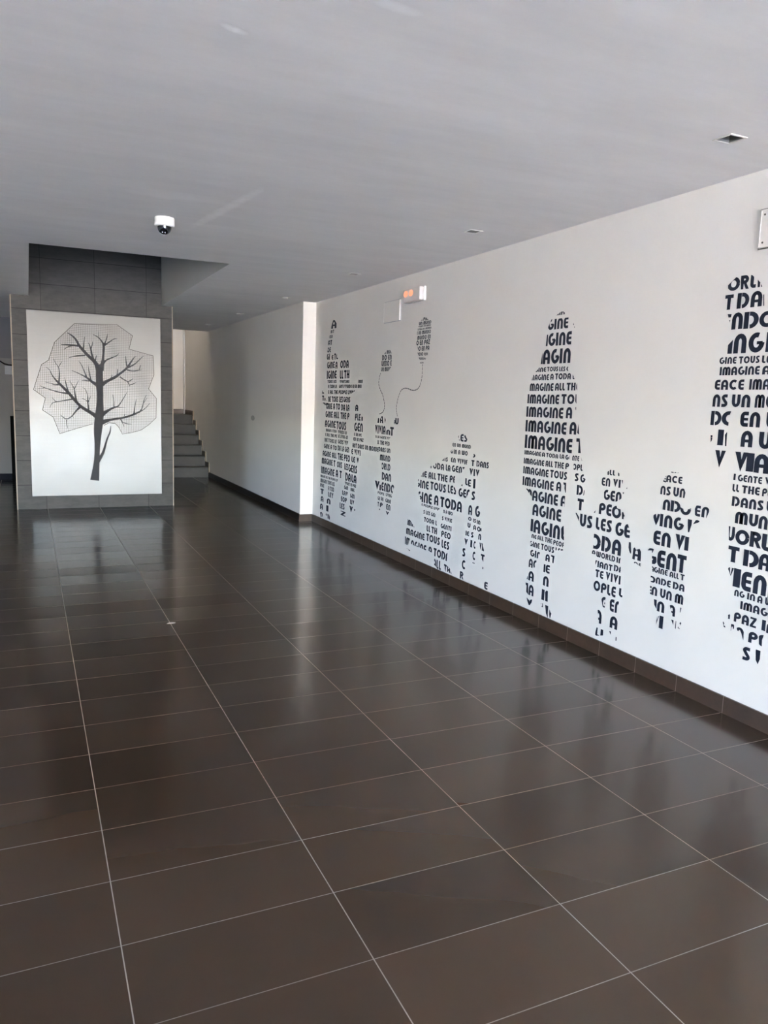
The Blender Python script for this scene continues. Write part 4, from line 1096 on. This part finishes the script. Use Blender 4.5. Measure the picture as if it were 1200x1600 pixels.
for key, rows in MURAL.items():
    nm, lb, ct = LAB[key]
    bm = bmesh.new(); lettering(bm, rows)
    o = obj(nm, bm, VINYL, recalc=False)
    tag(o, lb, ct, 'lettered balloons on the wall' if 'balloon' in key else 'lettered figures on the wall')
    if key in STRINGS:
        # string: a row of tiny letter dashes
        bm = bmesh.new(); pts = [Vector((p[0], p[1])) for p in STRINGS[key]]
        P = []
        for i in range(len(pts) - 1):
            p0, p1, p2, p3 = pts[max(i - 1, 0)], pts[i], pts[i + 1], pts[min(i + 2, len(pts) - 1)]
            for j in range(10):
                t = j / 10
                P.append(0.5 * ((2 * p1) + (p2 - p0) * t + (2 * p0 - 5 * p1 + 4 * p2 - p3) * t * t + (3 * p1 - p0 - 3 * p2 + p3) * t ** 3))
        for i in range(len(P) - 1):
            if i % 5 == 4: continue
            a, b = P[i], P[i + 1]; t = (b - a).normalized(); n = Vector((-t.y, t.x)) * 0.0042
            ps = [a + n, b + n, b - n, a - n]
            bm.faces.new([bm.verts.new((XV, p.x, p.y)) for p in ps])
        bmesh.ops.recalc_face_normals(bm, faces=bm.faces)
        obj('string', bm, VINYL, o, recalc=False)

# ------------------------------------------------------------------ ceiling fittings
DLM = plain('downlight_housing', srgb(120, 118, 114), 0.4)
def downlight(x, y, label):
    t = thing('downlight', (x, y, H), label, 'ceiling light', 'recessed square downlights')
    bm = bmesh.new(); r = DH + 0.008; i = DH - 0.001
    for a in ((-r, r, i, r), (-r, r, -r, -i), (-r, -i, -i, i), (i, r, -i, i)):
        box(bm, x + a[0], x + a[1], y + a[2], y + a[3], H - 0.0035, H)
    obj('frame', bm, ALU, t)
    bm = bmesh.new(); d = 0.075
    for a in ((-i - .002, i + .002, i, i + .002), (-i - .002, i + .002, -i - .002, -i), (-i - .002, -i, -i, i), (i, i + .002, -i, i)):
        box(bm, x + a[0], x + a[1], y + a[2], y + a[3], H - 0.001, H + d)
    box(bm, x - i - .002, x + i + .002, y - i - .002, y + i + .002, H + d, H + d + .002)
    obj('housing', bm, DLM, t)
    bm = bmesh.new(); lathe(bm, [(0, 0.045), (0.018, 0.045), (0.024, 0.050), (0.026, 0.072), (0.020, 0.0748), (0, 0.0748)], 24, (x, y, H))
    obj('lamp', bm, BLACK, t, smooth=True)
ordn = ['nearest square recessed downlight, above the tall lettered adult at right', 'second nearest square recessed downlight, above the middle of the white wall',
        'third nearest square recessed downlight, left of the exit lamp', 'small square recessed downlight just left of the bright wall end',
        'small recessed downlight over the corridor, second from the stairs', 'furthest recessed downlight, over the corridor close to the stairs']
for (x, y), lb in zip(DL, ordn): downlight(x, y, lb)

cx_, cy_ = 0.803, 5.13
t = thing('dome_camera', (cx_, cy_, H), 'white and black dome security camera under the ceiling', 'security camera')
bm = bmesh.new(); lathe(bm, [(0, 0), (0.058, 0), (0.060, -0.004), (0.061, -0.045), (0.058, -0.052), (0.050, -0.0545), (0.045, -0.0535), (0, -0.050)], 48, (cx_, cy_, H))
obj('housing', bm, WHITE, t, smooth=True)
dm = NT('smoked_dome'); dm.set(Base_Color=(0.006, 0.006, 0.008, 1), Roughness=0.04, IOR=1.5, Coat_Weight=0.6)
bm = bmesh.new(); lathe(bm, [(0.0435, -0.050)] + [(0.0425 * math.cos(math.radians(a)), -0.056 - 0.044 * math.sin(math.radians(a))) for a in range(0, 90, 9)] + [(0, -0.100)], 48, (cx_, cy_, H))
obj('dome', bm, dm.m, t, smooth=True)
bm = bmesh.new()
tube(bm, [(cx_ + 0.0445 * math.cos(a) * math.cos(2.6), cy_ + 0.0445 * math.cos(a) * math.sin(2.6) , H - 0.056 - 0.0455 * math.sin(a)) for a in [math.radians(k) for k in range(0, 100, 8)]], 0.0018, 6)
tag(obj('rim', bm, WHITE, t, smooth=True), 'thin pale rim of the dome')
for a, b in ((0.6, 0.35), (-1.6, 0.95), (-2.2, 0.9)):
    bm = bmesh.new()
    c = Vector((cx_ + 0.0428 * math.cos(b) * math.cos(a), cy_ + 0.0428 * math.cos(b) * math.sin(a), H - 0.056 - 0.0443 * math.sin(b)))
    bmesh.ops.create_icosphere(bm, subdivisions=2, radius=0.0036, matrix=Matrix.Translation(c))
    obj('light_diode', bm, WHITE, t, smooth=True)

# ------------------------------------------------------------------ wall fittings
def plate(y0, y1, z0, z1, label, screws):
    t = thing('cover_plate', (XR, (y0 + y1) / 2, z0), label, 'cover plate')
    bm = bmesh.new(); box(bm, XR - 0.012, XR, y0, y1, z0, z1)
    obj('plate', bm, WALLM, t, bevel=0.0025)
    bm = bmesh.new()
    e = 0.006
    for a in ((y0, y0 + e, z0, z1), (y1 - e, y1, z0, z1), (y0, y1, z0, z0 + e), (y0, y1, z1 - e, z1)):
        box(bm, XR - 0.0145, XR - 0.0115, *a)
    obj('rim', bm, WALLM, t)
    bm = bmesh.new(); box(bm, XR - 0.0035, XR, y0 - 0.007, y1 + 0.007, z0 - 0.006, z1 + 0.006)  # dark strip modelled in place of the shade around the plate
    tag(obj('shade_line', bm, GREYM if not screws else GRAPH, t), 'dark strip standing in for the shade line around the plate')
    if screws:
        for y in (y0 + 0.022, y1 - 0.022):
            for z in (z0 + 0.022, z1 - 0.022):
                bm = bmesh.new(); bmesh.ops.create_cone(bm, cap_ends=True, segments=14, radius1=0.005, radius2=0.004, depth=0.003, matrix=Matrix.Translation((XR - 0.0130, y, z)) @ Matrix.Rotation(-PI / 2, 4, 'Y'))
                obj('screw', bm, GRAPH, t)
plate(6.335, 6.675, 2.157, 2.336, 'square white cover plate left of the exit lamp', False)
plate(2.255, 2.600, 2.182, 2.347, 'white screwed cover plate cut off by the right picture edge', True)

# emergency lamp
t = thing('emergency_lamp', (XR, 6.02, 2.29), 'white emergency lamp with two orange lights high on the white wall', 'emergency light')
LY0, LY1, LZ0, LZ1 = 5.865, 6.185, 2.285, 2.392
bm = bmesh.new(); box(bm, XR - 0.022, XR, LY0 - 0.004, LY1 + 0.004, LZ0 - 0.004, LZ1 + 0.004)
obj('housing', bm, WHITE, t, bevel=0.004)
bm = bmesh.new(); box(bm, XR - 0.060, XR - 0.021, LY0, LY1, LZ0, LZ1)
cov = NT('clear_diffuser'); cov.set(Base_Color=(0.93, 0.93, 0.92, 1), Roughness=0.25, Transmission_Weight=0.35, IOR=1.45)
obj('diffuser', bm, cov.m, t, bevel=0.010)
em = NT('orange_lamp_glow'); em.set(Base_Color=(0.85, 0.36, 0.22, 1), Emission_Color=(1.0, 0.35, 0.18, 1), Emission_Strength=LAMP_E)
for y in (6.125, 6.025):
    bm = bmesh.new(); bmesh.ops.create_uvsphere(bm, u_segments=20, v_segments=12, radius=0.5, matrix=Matrix.Translation((XR - 0.0585, y, 2.352)) @ Matrix.Diagonal((0.008, 0.090, 0.058, 1)))
    tag(obj('lamp', bm, em.m, t, smooth=True), 'glowing orange lamp')

# ------------------------------------------------------------------ small things
t = thing('door_post', (-0.245, 13.3, 0), 'black upright post half hidden by the left edge of the tiled pillar', 'post')
bm = bmesh.new(); box(bm, -0.262, -0.20, 13.28, 13.34, 0.012, 1.02); obj('shaft', bm, BLACK, t, bevel=0.003)
bm = bmesh.new(); box(bm, -0.275, -0.19, 13.265, 13.355, 0, 0.012); obj('base_plate', bm, BLACK, t, bevel=0.002)

bm = bmesh.new(); box(bm, -0.316, -0.218, YB - 0.035, YB - 0.0005, 1.655, 1.79)
t = thing('junction_box', (-0.267, YB, 1.655), 'small grey junction box on the far wall left of the pillar', 'junction box')
obj('body', bm, GREYM, t, bevel=0.004)
bm = bmesh.new(); box(bm, -0.308, -0.226, YB - 0.038, YB - 0.0345, 1.663, 1.782); obj('lid', bm, GREYM, t, bevel=0.002)
bm = bmesh.new(); tube(bm, [(-0.7, YB - 0.012, 1.87), (-0.5, YB - 0.012, 1.89), (-0.39, YB - 0.012, 1.86), (-0.32, YB - 0.012, 1.815), (-0.26, YB - 0.012, 1.802), (-0.17, YB - 0.012, 1.802)], 0.011, 8)
tag(obj('cable', bm, BLACK, smooth=True), 'black cable sagging along the far wall above the junction box', 'cable')

bm = bmesh.new()
pts = [(0.755, 4.872), (0.775, 4.893), (0.802, 4.888), (0.812, 4.876), (0.79, 4.866), (0.768, 4.868)]
lo_ = [bm.verts.new((x, y, 0.0004)) for x, y in pts]; hi_ = [bm.verts.new((x, y, 0.0025 + 0.0015 * (i % 2))) for i, (x, y) in enumerate(pts)]
bm.faces.new(hi_); bm.faces.new(lo_[::-1])
for i in range(6): bm.faces.new((lo_[i], lo_[(i + 1) % 6], hi_[(i + 1) % 6], hi_[i]))
tag(obj('paper_scrap', bm, plain('scrap_paper', srgb(150, 138, 126), 0.8)), 'tiny pale scrap lying on the dark tiled floor', 'scrap')
